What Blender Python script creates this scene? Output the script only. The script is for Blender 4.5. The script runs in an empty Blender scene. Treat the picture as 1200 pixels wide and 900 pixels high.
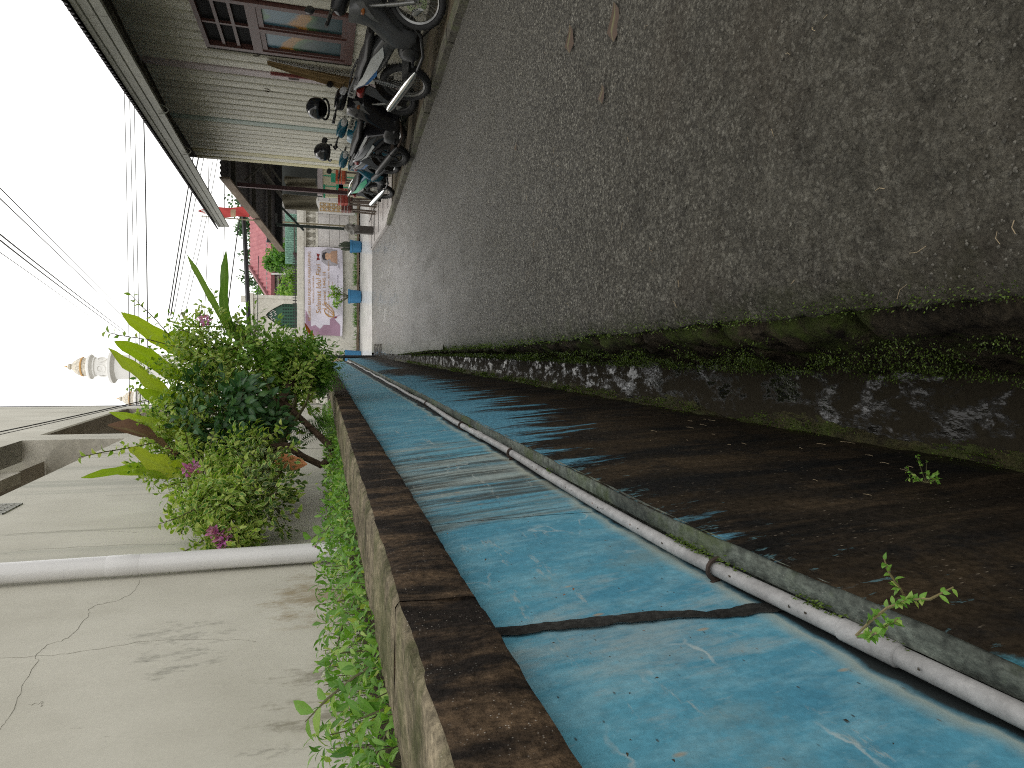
import bpy, math, random
import numpy as np
from mathutils import Vector, Matrix, noise, Euler

S = bpy.context.scene
COL = S.collection
R = math.radians
rng = random.Random(7)

# ------------------------------------------------------------------ camera
# The photograph was taken with the phone on its side: the picture is rolled by 90 degrees.
FPX = 780.0
_Y = np.array([43.0, 225.0, -FPX]); _Y /= np.linalg.norm(_Y)
_Z = np.array([0.0, FPX, 225.0]); _Z /= np.linalg.norm(_Z)
_X = np.cross(_Y, _Z)
CM = np.array([_X, _Y, _Z])            # columns: right, up, back of the upright camera in world axes
CAM = np.array([0.0, 0.0, 1.0])
cr, cu, cb = CM[:, 0], CM[:, 1], CM[:, 2]
cam_d = bpy.data.cameras.new('camera')
cam = bpy.data.objects.new('camera', cam_d)
COL.objects.link(cam)
cam.matrix_world = Matrix(((-cu[0], cr[0], cb[0], CAM[0]), (-cu[1], cr[1], cb[1], CAM[1]),
                           (-cu[2], cr[2], cb[2], CAM[2]), (0, 0, 0, 1)))
cam_d.sensor_fit = 'HORIZONTAL'
cam_d.sensor_width = 36.0
cam_d.lens = 36.0 * FPX / 1200.0
cam_d.clip_start = 0.02
cam_d.clip_end = 3000
S.camera = cam

# ------------------------------------------------------------------ light: bright overcast
W = bpy.data.worlds.new('World'); S.world = W
W.use_nodes = True
wn = W.node_tree; wn.nodes.clear()
SUN_EL, SUN_AZ = R(58), R(-35)
sky = wn.nodes.new('ShaderNodeTexSky'); sky.sky_type = 'NISHITA'; sky.sun_disc = False
sky.sun_elevation = SUN_EL; sky.sun_rotation = SUN_AZ
sky.air_density = 1.6; sky.dust_density = 4.0
tc = wn.nodes.new('ShaderNodeTexCoord')
cn = wn.nodes.new('ShaderNodeTexNoise'); cn.inputs['Scale'].default_value = 1.6
cn.inputs['Detail'].default_value = 5.0
wn.links.new(tc.outputs['Generated'], cn.inputs['Vector'])
crp = wn.nodes.new('ShaderNodeValToRGB')
crp.color_ramp.elements[0].position = 0.3; crp.color_ramp.elements[0].color = (14.2, 14.2, 14.1, 1)
crp.color_ramp.elements[1].position = 0.7; crp.color_ramp.elements[1].color = (16.6, 16.4, 15.9, 1)
wn.links.new(cn.outputs['Fac'], crp.inputs['Fac'])
mx = wn.nodes.new('ShaderNodeMix'); mx.data_type = 'RGBA'
mx.inputs[0].default_value = 0.9                       # nine tenths cloud cover
wn.links.new(sky.outputs['Color'], mx.inputs[6]); wn.links.new(crp.outputs['Color'], mx.inputs[7])
bg = wn.nodes.new('ShaderNodeBackground'); bg.inputs['Strength'].default_value = 0.1
wo = wn.nodes.new('ShaderNodeOutputWorld')
wn.links.new(mx.outputs[2], bg.inputs['Color']); wn.links.new(bg.outputs['Background'], wo.inputs['Surface'])
sd = bpy.data.lights.new('sun', 'SUN'); sd.energy = 0.8; sd.angle = R(25); sd.color = (1, 0.96, 0.9)
so = bpy.data.objects.new('sun', sd); COL.objects.link(so)
sv = Vector((math.sin(SUN_AZ) * math.cos(SUN_EL), math.cos(SUN_AZ) * math.cos(SUN_EL), math.sin(SUN_EL)))
so.rotation_euler = sv.to_track_quat('Z', 'Y').to_euler(); so.location = (0, 0, 20)
vs = S.view_settings
S.display_settings.display_device = 'sRGB'
vs.view_transform = 'Standard'; vs.look = 'None'; vs.exposure = 0.35; vs.gamma = 1.0; vs.use_curve_mapping = False
S.render.engine = 'CYCLES'
S.cycles.max_bounces = 7
S.cycles.use_denoising = False
S.cycles.filter_width = 1.1
S.cycles.sample_clamp_indirect = 6.0


def at(x, y, **k):
    """The place seen at a spot of the photograph, at a given X, Y or Z."""
    d = CM @ np.array([900 - y - 450, 600 - x, -FPX])
    if 'X' in k: t = (k['X'] - CAM[0]) / d[0]
    elif 'Y' in k: t = (k['Y'] - CAM[1]) / d[1]
    else: t = (k['Z'] - CAM[2]) / d[2]
    return Vector(CAM + t * d)


def road_z(y):
    return 0.02 - 0.038 * y if y < 16 else -0.588 - 0.0122 * (y - 16)


# ------------------------------------------------------------------ mesh and object helpers
WL = {}


class MB:
    def __init__(s):
        s.v = []; s.f = []; s.mi = []; s.uv = []

    def add(s, verts, faces, m=0, uvs=None):
        b = len(s.v)
        s.v.extend(verts)
        for i, f in enumerate(faces):
            s.f.append([b + j for j in f]); s.mi.append(m)
            s.uv.append([uvs[j] for j in f] if uvs else None)

    def box(s, x0, x1, y0, y1, z0, z1, m=0):
        s.add([(x0, y0, z0), (x1, y0, z0), (x1, y1, z0), (x0, y1, z0), (x0, y0, z1), (x1, y0, z1), (x1, y1, z1), (x0, y1, z1)],
              [(0, 3, 2, 1), (4, 5, 6, 7), (0, 1, 5, 4), (1, 2, 6, 5), (2, 3, 7, 6), (3, 0, 4, 7)], m)

    def obox(s, p, q, w, h, m=0, up=(0, 0, 1)):
        """box beam from p to q, w wide, h high"""
        p, q = Vector(p), Vector(q); d = (q - p).normalized()
        a = d.cross(Vector(up))
        if a.length < 1e-4: a = d.cross(Vector((1, 0, 0)))
        a.normalize(); b = a.cross(d).normalized()
        vs_ = []
        for c in (p, q):
            for sa, sb in ((-1, -1), (1, -1), (1, 1), (-1, 1)):
                vs_.append(tuple(c + a * sa * w / 2 + b * sb * h / 2))
        s.add(vs_, [(3, 2, 1, 0), (4, 5, 6, 7), (0, 1, 5, 4), (1, 2, 6, 5), (2, 3, 7, 6), (3, 0, 4, 7)], m)

    def tube(s, pts, r, n=8, m=0, cap=True):
        pts = [Vector(p) for p in pts]
        k = len(pts)
        rs = r if isinstance(r, (list, tuple)) else [r] * k
        up = None; vs_ = []
        for i, p in enumerate(pts):
            d = (pts[min(i + 1, k - 1)] - pts[max(i - 1, 0)])
            d = d.normalized() if d.length > 1e-9 else Vector((0, 0, 1))
            if up is None:
                up = d.orthogonal().normalized()
            else:
                up = up - d * up.dot(d)
                up = up.normalized() if up.length > 1e-6 else d.orthogonal().normalized()
            b = d.cross(up)
            for j in range(n):
                a = 2 * math.pi * j / n
                vs_.append(tuple(p + (up * math.cos(a) + b * math.sin(a)) * rs[i]))
        fs = []
        for i in range(k - 1):
            for j in range(n):
                j2 = (j + 1) % n
                fs.append((i * n + j, i * n + j2, (i + 1) * n + j2, (i + 1) * n + j))
        if cap:
            fs.append(tuple(range(n - 1, -1, -1))); fs.append(tuple((k - 1) * n + j for j in range(n)))
        s.add(vs_, fs, m)

    def rings(s, rings, m=0, cap=True, closed=False):
        k, n = len(rings), len(rings[0]); vs_ = [tuple(p) for r_ in rings for p in r_]; fs = []
        for i in range(k if closed else k - 1):
            i2 = (i + 1) % k
            for j in range(n):
                j2 = (j + 1) % n
                fs.append((i * n + j, i * n + j2, i2 * n + j2, i2 * n + j))
        if cap and not closed:
            fs.append(tuple(range(n - 1, -1, -1))); fs.append(tuple((k - 1) * n + j for j in range(n)))
        s.add(vs_, fs, m)

    def loft(s, secs, n=14, m=0, p=2.6):
        """secs along x: (x, y, z, half width, half height); superellipse rings in the y-z plane"""
        rg = []
        for (x, y, z, hw, hh) in secs:
            r_ = []
            for j in range(n):
                a = 2 * math.pi * j / n
                c, q = math.cos(a), math.sin(a)
                r_.append((x, y + hw * math.copysign(abs(c) ** (2 / p), c), z + hh * math.copysign(abs(q) ** (2 / p), q)))
            rg.append(r_)
        s.rings(rg, m)

    def lathe(s, prof, c=(0, 0, 0), axis='z', n=20, m=0, a0=0.0, a1=2 * math.pi):
        full = abs(a1 - a0) > 6.28
        cnt = n if full else n + 1
        vs_ = []
        for (r_, h) in prof:
            for j in range(cnt):
                a = a0 + (a1 - a0) * j / n
                p, q = r_ * math.cos(a), r_ * math.sin(a)
                if axis == 'z': vs_.append((c[0] + p, c[1] + q, c[2] + h))
                elif axis == 'y': vs_.append((c[0] + p, c[1] + h, c[2] + q))
                else: vs_.append((c[0] + h, c[1] + p, c[2] + q))
        fs = []
        for i in range(len(prof) - 1):
            for j in range(n):
                j2 = (j + 1) % cnt if full else j + 1
                fs.append((i * cnt + j, i * cnt + j2, (i + 1) * cnt + j2, (i + 1) * cnt + j))
        s.add(vs_, fs, m)

    def grid(s, fn, nu, nv, m=0, uvfn=None):
        vs_ = []; us = []
        for i in range(nu + 1):
            for j in range(nv + 1):
                vs_.append(tuple(fn(i / nu, j / nv)))
                if uvfn: us.append(uvfn(i / nu, j / nv))
        fs = []
        for i in range(nu):
            for j in range(nv):
                a = i * (nv + 1) + j
                fs.append((a, a + nv + 1, a + nv + 2, a + 1))
        s.add(vs_, fs, m, us if uvfn else None)

    def leaf(s, b, d, nrm, L, w, bend=0.25, fold=0.15, m=0, rnd=0.5):
        b = Vector(b); d = Vector(d).normalized(); side = d.cross(Vector(nrm))
        if side.length < 1e-4: side = d.orthogonal()
        side.normalize(); up = side.cross(d)
        mid = b + d * L * 0.45 + up * (L * bend * 0.35)
        tip = b + d * L * 0.97 - up * (L * bend * 0.4)
        l = mid - side * w / 2 + up * w * fold; r_ = mid + side * w / 2 + up * w * fold
        l2 = b + d * L * .75 - side * w * .3 + up * w * fold * .5; r2 = b + d * L * .75 + side * w * .3 + up * w * fold * .5
        m2 = b + d * L * .75 + up * (L * bend * 0.12)
        s.add([tuple(b), tuple(l), tuple(mid), tuple(r_), tuple(l2), tuple(m2), tuple(r2), tuple(tip)],
              [(0, 2, 1), (0, 3, 2), (1, 2, 5, 4), (2, 3, 6, 5), (4, 5, 7), (5, 6, 7)], m,
              [(1, rnd), (1, rnd), (0, rnd), (1, rnd), (1, rnd), (.1, rnd), (1, rnd), (1, rnd)])

    def leaf3(s, b, d, nrm, L, w, bend=0.25, fold=0.15, m=0, rnd=0.5):
        """smooth pointed leaf: three cross sections between stalk and tip"""
        b = Vector(b); d = Vector(d).normalized(); side = d.cross(Vector(nrm))
        if side.length < 1e-4: side = d.orthogonal()
        side.normalize(); up = side.cross(d)
        vs_ = [tuple(b)]; us = [(1, rnd)]
        for t, q in ((.18, .62), (.42, 1.0), (.70, .66)):
            c = b + d * L * t + up * (L * bend * (t - t * t * 1.35)); h = side * (w * q * .5)
            for p in (c - h + up * w * fold * q, c, c + h + up * w * fold * q): vs_.append(tuple(p))
            us += [(1, rnd), (0, rnd), (1, rnd)]
        vs_.append(tuple(b + d * L + up * (-L * bend * .35))); us.append((1, rnd))
        s.add(vs_, [(0, 2, 1), (0, 3, 2), (1, 2, 5, 4), (2, 3, 6, 5), (4, 5, 8, 7), (5, 6, 9, 8), (7, 8, 10), (8, 9, 10)], m, us)

    def chip(s, b, d, nrm, L, w, rnd=.5):
        """tiny moss leaf: two triangles"""
        b = Vector(b); d = Vector(d).normalized(); side = d.cross(Vector(nrm))
        if side.length < 1e-4: side = d.orthogonal()
        side.normalize(); c = b + d * L * .5
        s.add([tuple(b), tuple(c - side * w / 2), tuple(b + d * L), tuple(c + side * w / 2)], [(0, 1, 2), (0, 2, 3)], 0, [(.6, rnd), (.8, rnd), (.8, rnd), (.8, rnd)])

    def blade(s, pts, widths, m=0, rnd=.5, wave=0.0, side=None, nph=0.0, rib=.12):
        """long strap leaf along pts: five verts across, wavy margins"""
        pts = [Vector(p) for p in pts]; k = len(pts); vs_ = []; us = []
        for i, p in enumerate(pts):
            d = (pts[min(i + 1, k - 1)] - pts[max(i - 1, 0)]).normalized()
            if side is None:
                sd_ = d.cross(Vector((0, 1, -.12))).normalized(); sd_ = Matrix.Rotation(.45 * math.sin(nph * 3.7), 3, d) @ sd_
            else:
                sd_ = Vector(side) - d * Vector(side).dot(d)
            sd_.normalize(); up = sd_.cross(d)
            w = widths[i]
            for j, q in enumerate((-1, -.5, 0, .5, 1)):
                wv = wave * w * math.sin(i * 1.9 + nph + (2 if q > 0 else 0)) * abs(q)
                vs_.append(tuple(p + sd_ * q * w * .5 + up * (wv + abs(q) * w * rib)))
                us.append((abs(q), rnd))
        fs = [(i * 5 + j, i * 5 + j + 1, (i + 1) * 5 + j + 1, (i + 1) * 5 + j) for i in range(k - 1) for j in range(4)]
        s.add(vs_, fs, m, us)

    def build(s, name, mats, parent=None, smooth=True, angle=40, loc=None, local=False, kind=None, label=None):
        o_ = WL.get(parent.name_full, Vector((0, 0, 0))) if parent else (Vector(loc) if loc is not None else Vector((0, 0, 0)))
        me = bpy.data.meshes.new(name)
        if local or o_.length == 0:
            me.from_pydata(s.v, [], s.f)
        else:
            a = np.array(s.v, dtype=float) - np.array(o_)
            me.from_pydata(a.tolist(), [], s.f)
        for m in (mats if isinstance(mats, (list, tuple)) else [mats]): me.materials.append(m)
        if any(s.mi): me.polygons.foreach_set('material_index', s.mi)
        if any(u is not None for u in s.uv):
            ul = me.uv_layers.new(name='UVMap')
            flat = []
            for f, u in zip(s.f, s.uv):
                if u is None: flat.extend([0.0, 0.0] * len(f))
                else:
                    for q in u: flat.extend(q)
            ul.data.foreach_set('uv', flat)
        me.polygons.foreach_set('use_smooth', [smooth] * len(me.polygons))
        if smooth and angle: me.set_sharp_from_angle(angle=R(angle))
        me.update()
        o = bpy.data.objects.new(name, me); COL.objects.link(o)
        if parent:
            o.parent = parent
            WL[o.name_full] = o_
        else:
            o.location = o_
            WL[o.name_full] = o_
        if kind: o['kind'] = kind
        if label: o['label'] = label
        return o


def tag(o, label, cat, group=None):
    o['label'] = label; o['category'] = cat
    if group: o['group'] = group
    return o


def thing(name, label, cat, loc, group=None):
    o = bpy.data.objects.new(name, None); COL.objects.link(o)
    o.location = loc; o.empty_display_size = 0.1
    WL[o.name_full] = Vector(loc)
    return tag(o, label, cat, group)


def copy_part(o, parent, loc):
    c = o.copy(); COL.objects.link(c); c.parent = parent; c.location = loc
    WL[c.name_full] = WL[parent.name_full]
    return c


# ------------------------------------------------------------------ material helpers
class G:
    def __init__(s, name):
        s.m = bpy.data.materials.new(name); s.m.use_nodes = True
        s.t = s.m.node_tree; s.t.nodes.clear()
        s.out = s.t.nodes.new('ShaderNodeOutputMaterial')
        s._p = None

    def add(s, ty, props=None, ins=None):
        n = s.t.nodes.new(ty)
        for k, v in (props or {}).items(): setattr(n, k, v)
        for k, v in (ins or {}).items(): s.set(n.inputs[k], v)
        return n

    def set(s, sock, v):
        if isinstance(v, bpy.types.NodeSocket): s.t.links.new(v, sock)
        elif isinstance(v, (tuple, list)) and len(v) == 3 and sock.type == 'RGBA': sock.default_value = (*v, 1)
        else: sock.default_value = v

    @property
    def pos(s):
        if s._p is None: s._p = s.add('ShaderNodeNewGeometry').outputs['Position']
        return s._p

    @property
    def obj(s):
        return s.add('ShaderNodeTexCoord').outputs['Object']

    def map(s, scale, vec=None, loc=(0, 0, 0), rot=(0, 0, 0)):
        return s.add('ShaderNodeMapping', None, {'Vector': vec or s.pos, 'Scale': scale, 'Location': loc, 'Rotation': rot}).outputs[0]

    def noise(s, vec, scale, detail=4.0, rough=.55, dist=0.0):
        return s.add('ShaderNodeTexNoise', None, {'Vector': vec, 'Scale': scale, 'Detail': detail, 'Roughness': rough, 'Distortion': dist}).outputs['Fac']

    def vor(s, vec, scale, out='Distance', feature='F1', rnd=1.0):
        return s.add('ShaderNodeTexVoronoi', {'feature': feature}, {'Vector': vec, 'Scale': scale, 'Randomness': rnd}).outputs[out]

    def ramp(s, fac, stops, interp='LINEAR'):
        n = s.add('ShaderNodeValToRGB', None, {'Fac': fac}); cr_ = n.color_ramp; cr_.interpolation = interp
        while len(cr_.elements) < len(stops): cr_.elements.new(0.5)
        for e, (p, c) in zip(cr_.elements, stops):
            e.position = p; e.color = (*c, 1) if isinstance(c, (tuple, list)) else (c, c, c, 1)
        return n.outputs['Color']

    def mix(s, fac, a, b, blend='MIX'):
        n = s.add('ShaderNodeMix', {'data_type': 'RGBA', 'blend_type': blend})
        s.set(n.inputs[0], fac); s.set(n.inputs[6], a); s.set(n.inputs[7], b)
        return n.outputs[2]

    def math(s, op, a, b=0.0, clamp=False):
        n = s.add('ShaderNodeMath', {'operation': op, 'use_clamp': clamp})
        s.set(n.inputs[0], a); s.set(n.inputs[1], b)
        return n.outputs[0]

    def xyz(s, vec=None):
        n = s.add('ShaderNodeSeparateXYZ', None, {0: vec or s.pos}); return n.outputs

    def bump(s, h, strength=.5, dist=.01, normal=None):
        ins = {'Height': h, 'Strength': strength, 'Distance': dist}
        if normal: ins['Normal'] = normal
        return s.add('ShaderNodeBump', None, ins).outputs[0]

    def surf(s, color, rough=.6, bump=None, **kw):
        ins = {'Base Color': color, 'Roughness': rough}
        if bump: ins['Normal'] = bump
        for k, v in kw.items(): ins[k.replace('_', ' ')] = v
        p = s.add('ShaderNodeBsdfPrincipled', None, ins)
        s.t.links.new(p.outputs[0], s.out.inputs['Surface'])
        return s.m


def plain(name, c, rough=.5, metal=0.0, var=.15, scale=12.0, bump=0.0, spec=.5):
    g = G(name); v = g.obj
    n = g.noise(v, scale, 5)
    col = g.mix(g.ramp(n, [(.3, 0.0), (.75, 1.0)]), tuple(x * (1 - var) for x in c), tuple(min(1, x * (1 + var)) for x in c))
    return g.surf(col, g.math('ADD', rough - .08, g.math('MULTIPLY', n, .16)), g.bump(g.noise(v, scale * 6, 3), bump, .004) if bump else None,
                  Metallic=metal, Specular_IOR_Level=spec)


def leafmat(name, stops, edge=None, edge_at=.5, rough=.45, trans=.35):
    """stops: colour over the leaf's own random number; edge: margin colour of a variegated leaf"""
    g = G(name)
    uv = g.add('ShaderNodeUVMap').outputs[0]
    x = g.xyz(uv)
    c = g.ramp(x[1], stops)
    nz = g.noise(g.pos, 60, 3)
    if edge:
        f = g.ramp(g.math('ADD', x[0], g.math('MULTIPLY', g.math('SUBTRACT', nz, .5), .8)), [(edge_at, 0.0), (min(1, edge_at + .25), 1.0)])
        c = g.mix(f, c, edge)
    else:
        c = g.mix(g.ramp(x[0], [(0.0, .22), (.22, 0.0)]), c, (.35, .42, .16))
    c = g.mix(.35, c, g.mix(nz, (.25, .25, .25), (1.25, 1.25, 1.25)), 'MULTIPLY')
    p = g.add('ShaderNodeBsdfPrincipled', None, {'Base Color': c, 'Roughness': rough, 'Specular IOR Level': .28})
    t = g.add('ShaderNodeBsdfTranslucent', None, {'Color': g.mix(1.0, c, (1.1, 1.25, .5), 'MULTIPLY')})
    mxs = g.add('ShaderNodeMixShader', None, {0: trans, 1: p.outputs[0], 2: t.outputs[0]})
    g.t.links.new(mxs.outputs[0], g.out.inputs['Surface'])
    return g.m

# ------------------------------------------------------------------ materials of the setting
def m_asphalt():
    g = G('asphalt')
    p = g.pos
    x0 = g.xyz(p)[1]
    near = g.ramp(g.math('DIVIDE', x0, 6.), [(.12, .22), (.28, .6), (.5, 1.)])
    big = g.noise(p, .9, 4); mid = g.noise(p, 9, 5)
    cells = g.vor(p, 88, 'Color'); cx = g.xyz(cells)
    base = g.mix(g.ramp(mid, [(.3, 0.), (.7, 1.)]), (.044, .040, .031), (.130, .120, .096))
    base = g.mix(g.ramp(g.noise(p, 2.3, 6, .65), [(.5, 0.), (.68, .55)]), base, (.036, .029, .021))
    stones = g.ramp(cx[0], [(0, (.030, .028, .022)), (.4, (.095, .090, .074)), (.75, (.165, .157, .133)), (1, (.27, .26, .225))])
    c = g.mix(g.math('MULTIPLY', g.ramp(mid, [(.25, .6), (.75, 1.)]), near), base, stones)
    fn = g.noise(p, 190, 6, .8)
    c = g.mix(.95, c, g.mix(g.ramp(fn, [(.3, 0.), (.7, 1.)]), (.18, .18, .18), (2.0, 1.97, 1.9)), 'MULTIPLY')
    c = g.mix(g.math('MULTIPLY', g.ramp(g.vor(p, 88), [(.3, 0.), (.8, .9)]), near), c, (.024, .021, .018))
    # the asphalt nearest the drain corner is browner with mud
    c = g.mix(g.ramp(g.math('ADD', g.noise(p, 1.6, 5), g.math('MULTIPLY', x0, -.06)), [(.40, 0.), (.62, .55)]), c, (.066, .052, .036))
    # green at the broken left edge
    x = g.xyz(p)
    gr = g.math('ADD', x[0], g.math('MULTIPLY', g.math('SUBTRACT', g.noise(p, 11, 5), .5), .35))
    c = g.mix(g.ramp(gr, [(.0, .8), (.16, 0.)]), c, (.038, .042, .014))
    wet = g.ramp(g.noise(g.map((1.0, .18, 1)), 2.6, 5, .6), [(.38, 0.), (.66, 1.)])
    far = g.ramp(g.math('DIVIDE', x[1], 20.), [(.12, 0.), (.75, 1.)])
    rgh = g.math('SUBTRACT', g.math('SUBTRACT', .72, g.math('MULTIPLY', far, .28)), g.math('MULTIPLY', wet, g.math('ADD', .12, g.math('MULTIPLY', far, .30))))
    h = g.math('ADD', g.math('MULTIPLY', g.vor(p, 88), -1.0), g.math('MULTIPLY', fn, 1.3))
    h = g.math('ADD', h, g.math('MULTIPLY', mid, .8))
    return g.surf(c, rgh, g.bump(h, 1., .009), Specular_IOR_Level=g.ramp(g.math('DIVIDE', x[1], 20.), [(.05, .14), (.25, .42), (.6, .75)]))


def m_concrete(name, dark, light, sc=6, rough=.8, streak=None, specks=0.0, bump=.4, moss=0.0, amt=None, lo=.34, hi=.68):
    if amt is None: amt = .8 if bump > .3 else .22
    g = G(name); p = g.pos
    v = g.map(streak) if streak else p
    n = g.noise(v, sc, 7, .65); n2 = g.noise(p, sc * 7, 5, .6)
    c = g.mix(g.ramp(n, [(lo, 0.), (hi, 1.)]), dark, light)
    c = g.mix(amt, c, g.mix(g.ramp(n2, [(.28, 0.), (.72, 1.)]), (.3, .3, .3), (1.75, 1.72, 1.68)), 'MULTIPLY')
    n3 = g.noise(g.map(streak) if streak else p, sc * 22, 6, .7)
    c = g.mix(amt * .7, c, g.mix(g.ramp(n3, [(.3, 0.), (.7, 1.)]), (.4, .4, .4), (1.6, 1.6, 1.6)), 'MULTIPLY')
    if moss:
        c = g.mix(g.ramp(g.noise(p, 5, 6, .7), [(.48, 0.), (.62, moss)]), c, (.055, .075, .016))
    if specks:
        c = g.mix(g.math('MULTIPLY', g.ramp(g.vor(p, 150), [(.08, 1.), (.17, 0.)]), g.ramp(g.noise(p, 13, 5, .6), [(.48, 0.), (.62, min(1., specks * 2))])), c, (.42, .39, .34))
    h = g.math('ADD', n2, g.math('MULTIPLY', g.noise(p, sc * 30, 3), .5))
    return g.surf(c, rough, g.bump(h, bump, .006), Specular_IOR_Level=.5 if rough < .4 else .14)


def m_blue():
    g = G('blue_paint_weathered'); p = g.pos; x = g.xyz(p)
    st = g.noise(g.map((1, 1, .13)), 9, 6, .62); st2 = g.noise(g.map((1, 1, .05)), 26, 5, .6, .3)
    fine = g.noise(p, 55, 6, .7)
    blue = g.mix(g.ramp(g.noise(p, 3.2, 5), [(.3, 0.), (.7, 1.)]), (.046, .180, .262), (.085, .268, .350))
    blue = g.mix(g.ramp(g.noise(g.map((1, 1, .4)), 14, 6, .7), [(.46, 0.), (.70, .7)]), blue, (.19, .36, .415))
    # the amount of wear changes from panel to panel along the wall
    yy = g.math('DIVIDE', g.math('ADD', x[1], g.math('MULTIPLY', g.math('SUBTRACT', st, .5), .12)), 8.)
    wear = g.ramp(yy, [(.0, .30), (.105, .26), (.125, .22), (.18, .2), (.197, .62), (.27, .72), (.33, .60), (.43, .48), (.6, .40), (1, .5)])
    pale = g.ramp(g.math('ADD', st, g.math('SUBTRACT', wear, .5)), [(.55, 0.), (.72, .85)])
    c = g.mix(pale, blue, (.27, .30, .27))
    grime = g.ramp(g.math('ADD', st2, g.math('MULTIPLY', g.math('SUBTRACT', wear, .5), .75)), [(.56, 0.), (.74, .9)])
    c = g.mix(grime, c, (.045, .05, .045))
    sc_ = g.noise(g.map((1, .5, 2.2), rot=(R(35), 0, 0)), 8, 8, .75)
    c = g.mix(g.ramp(sc_, [(.60, 0.), (.68, .65)]), c, (.36, .37, .33))
    c = g.mix(g.ramp(g.vor(g.map((1, .7, 1.6)), 34), [(.05, .85), (.10, 0.)]), c, (.03, .035, .035))
    c = g.mix(.55, c, g.mix(g.ramp(fine, [(.25, 0.), (.75, 1.)]), (.55, .55, .55), (1.4, 1.4, 1.4)), 'MULTIPLY')
    c = g.mix(g.ramp(g.noise(g.map((1, 1, .3)), 70, 6, .7), [(.60, 0.), (.68, .6)]), c, (.17, .28, .32))
    c = g.mix(g.ramp(g.noise(p, 2.2, 8, .72), [(.54, 0.), (.66, .7)]), c, (.12, .19, .20))
    c = g.mix(g.ramp(g.noise(g.map((1, 1.6, .5)), 1.9, 9, .75), [(.58, 0.), (.68, .6)]), c, (.28, .33, .32))
    c = g.mix(g.ramp(g.vor(g.map((1, 1, .45)), 15), [(.04, .75), (.085, 0.)]), c, (.30, .23, .15))
    sc2 = g.vor(g.add('ShaderNodeVectorMath', {'operation': 'ADD'}, {0: g.map((1, .8, 1.6)), 1: g.add('ShaderNodeVectorMath', {'operation': 'SCALE'}, {0: g.add('ShaderNodeTexNoise', None, {'Vector': p, 'Scale': 16., 'Detail': 5.}).outputs['Color'], 'Scale': .09}).outputs[0]}).outputs[0], 5.5, 'Distance', 'DISTANCE_TO_EDGE')
    c = g.mix(g.math('MULTIPLY', g.ramp(sc2, [(.006, .55), (.03, 0.)]), g.ramp(g.noise(p, 5, 5), [(.55, 0.), (.66, 1.)])), c, (.40, .44, .42))
    # wet foot and shadow behind the pipe, both painted dark, with a pale tide mark
    zz0 = g.math('ADD', x[2], g.math('MAXIMUM', g.math('MULTIPLY', g.math('SUBTRACT', 1.0, x[1]), .055), 0.004))
    zz = g.math('ADD', zz0, g.math('MULTIPLY', g.math('SUBTRACT', g.noise(p, 7, 6), .5), .07))
    c = g.mix(g.ramp(zz, [(.322, .0), (.332, .7), (.345, .4), (.362, 0.)]), c, (.30, .31, .25))
    c = g.mix(g.ramp(zz, [(.316, 1.), (.332, 0.)]), c, (.018, .022, .022))
    return g.surf(c, g.math('ADD', .48, g.math('MULTIPLY', st, .3)), g.bump(g.math('ADD', fine, st), .3, .005), Specular_IOR_Level=.25)


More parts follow.
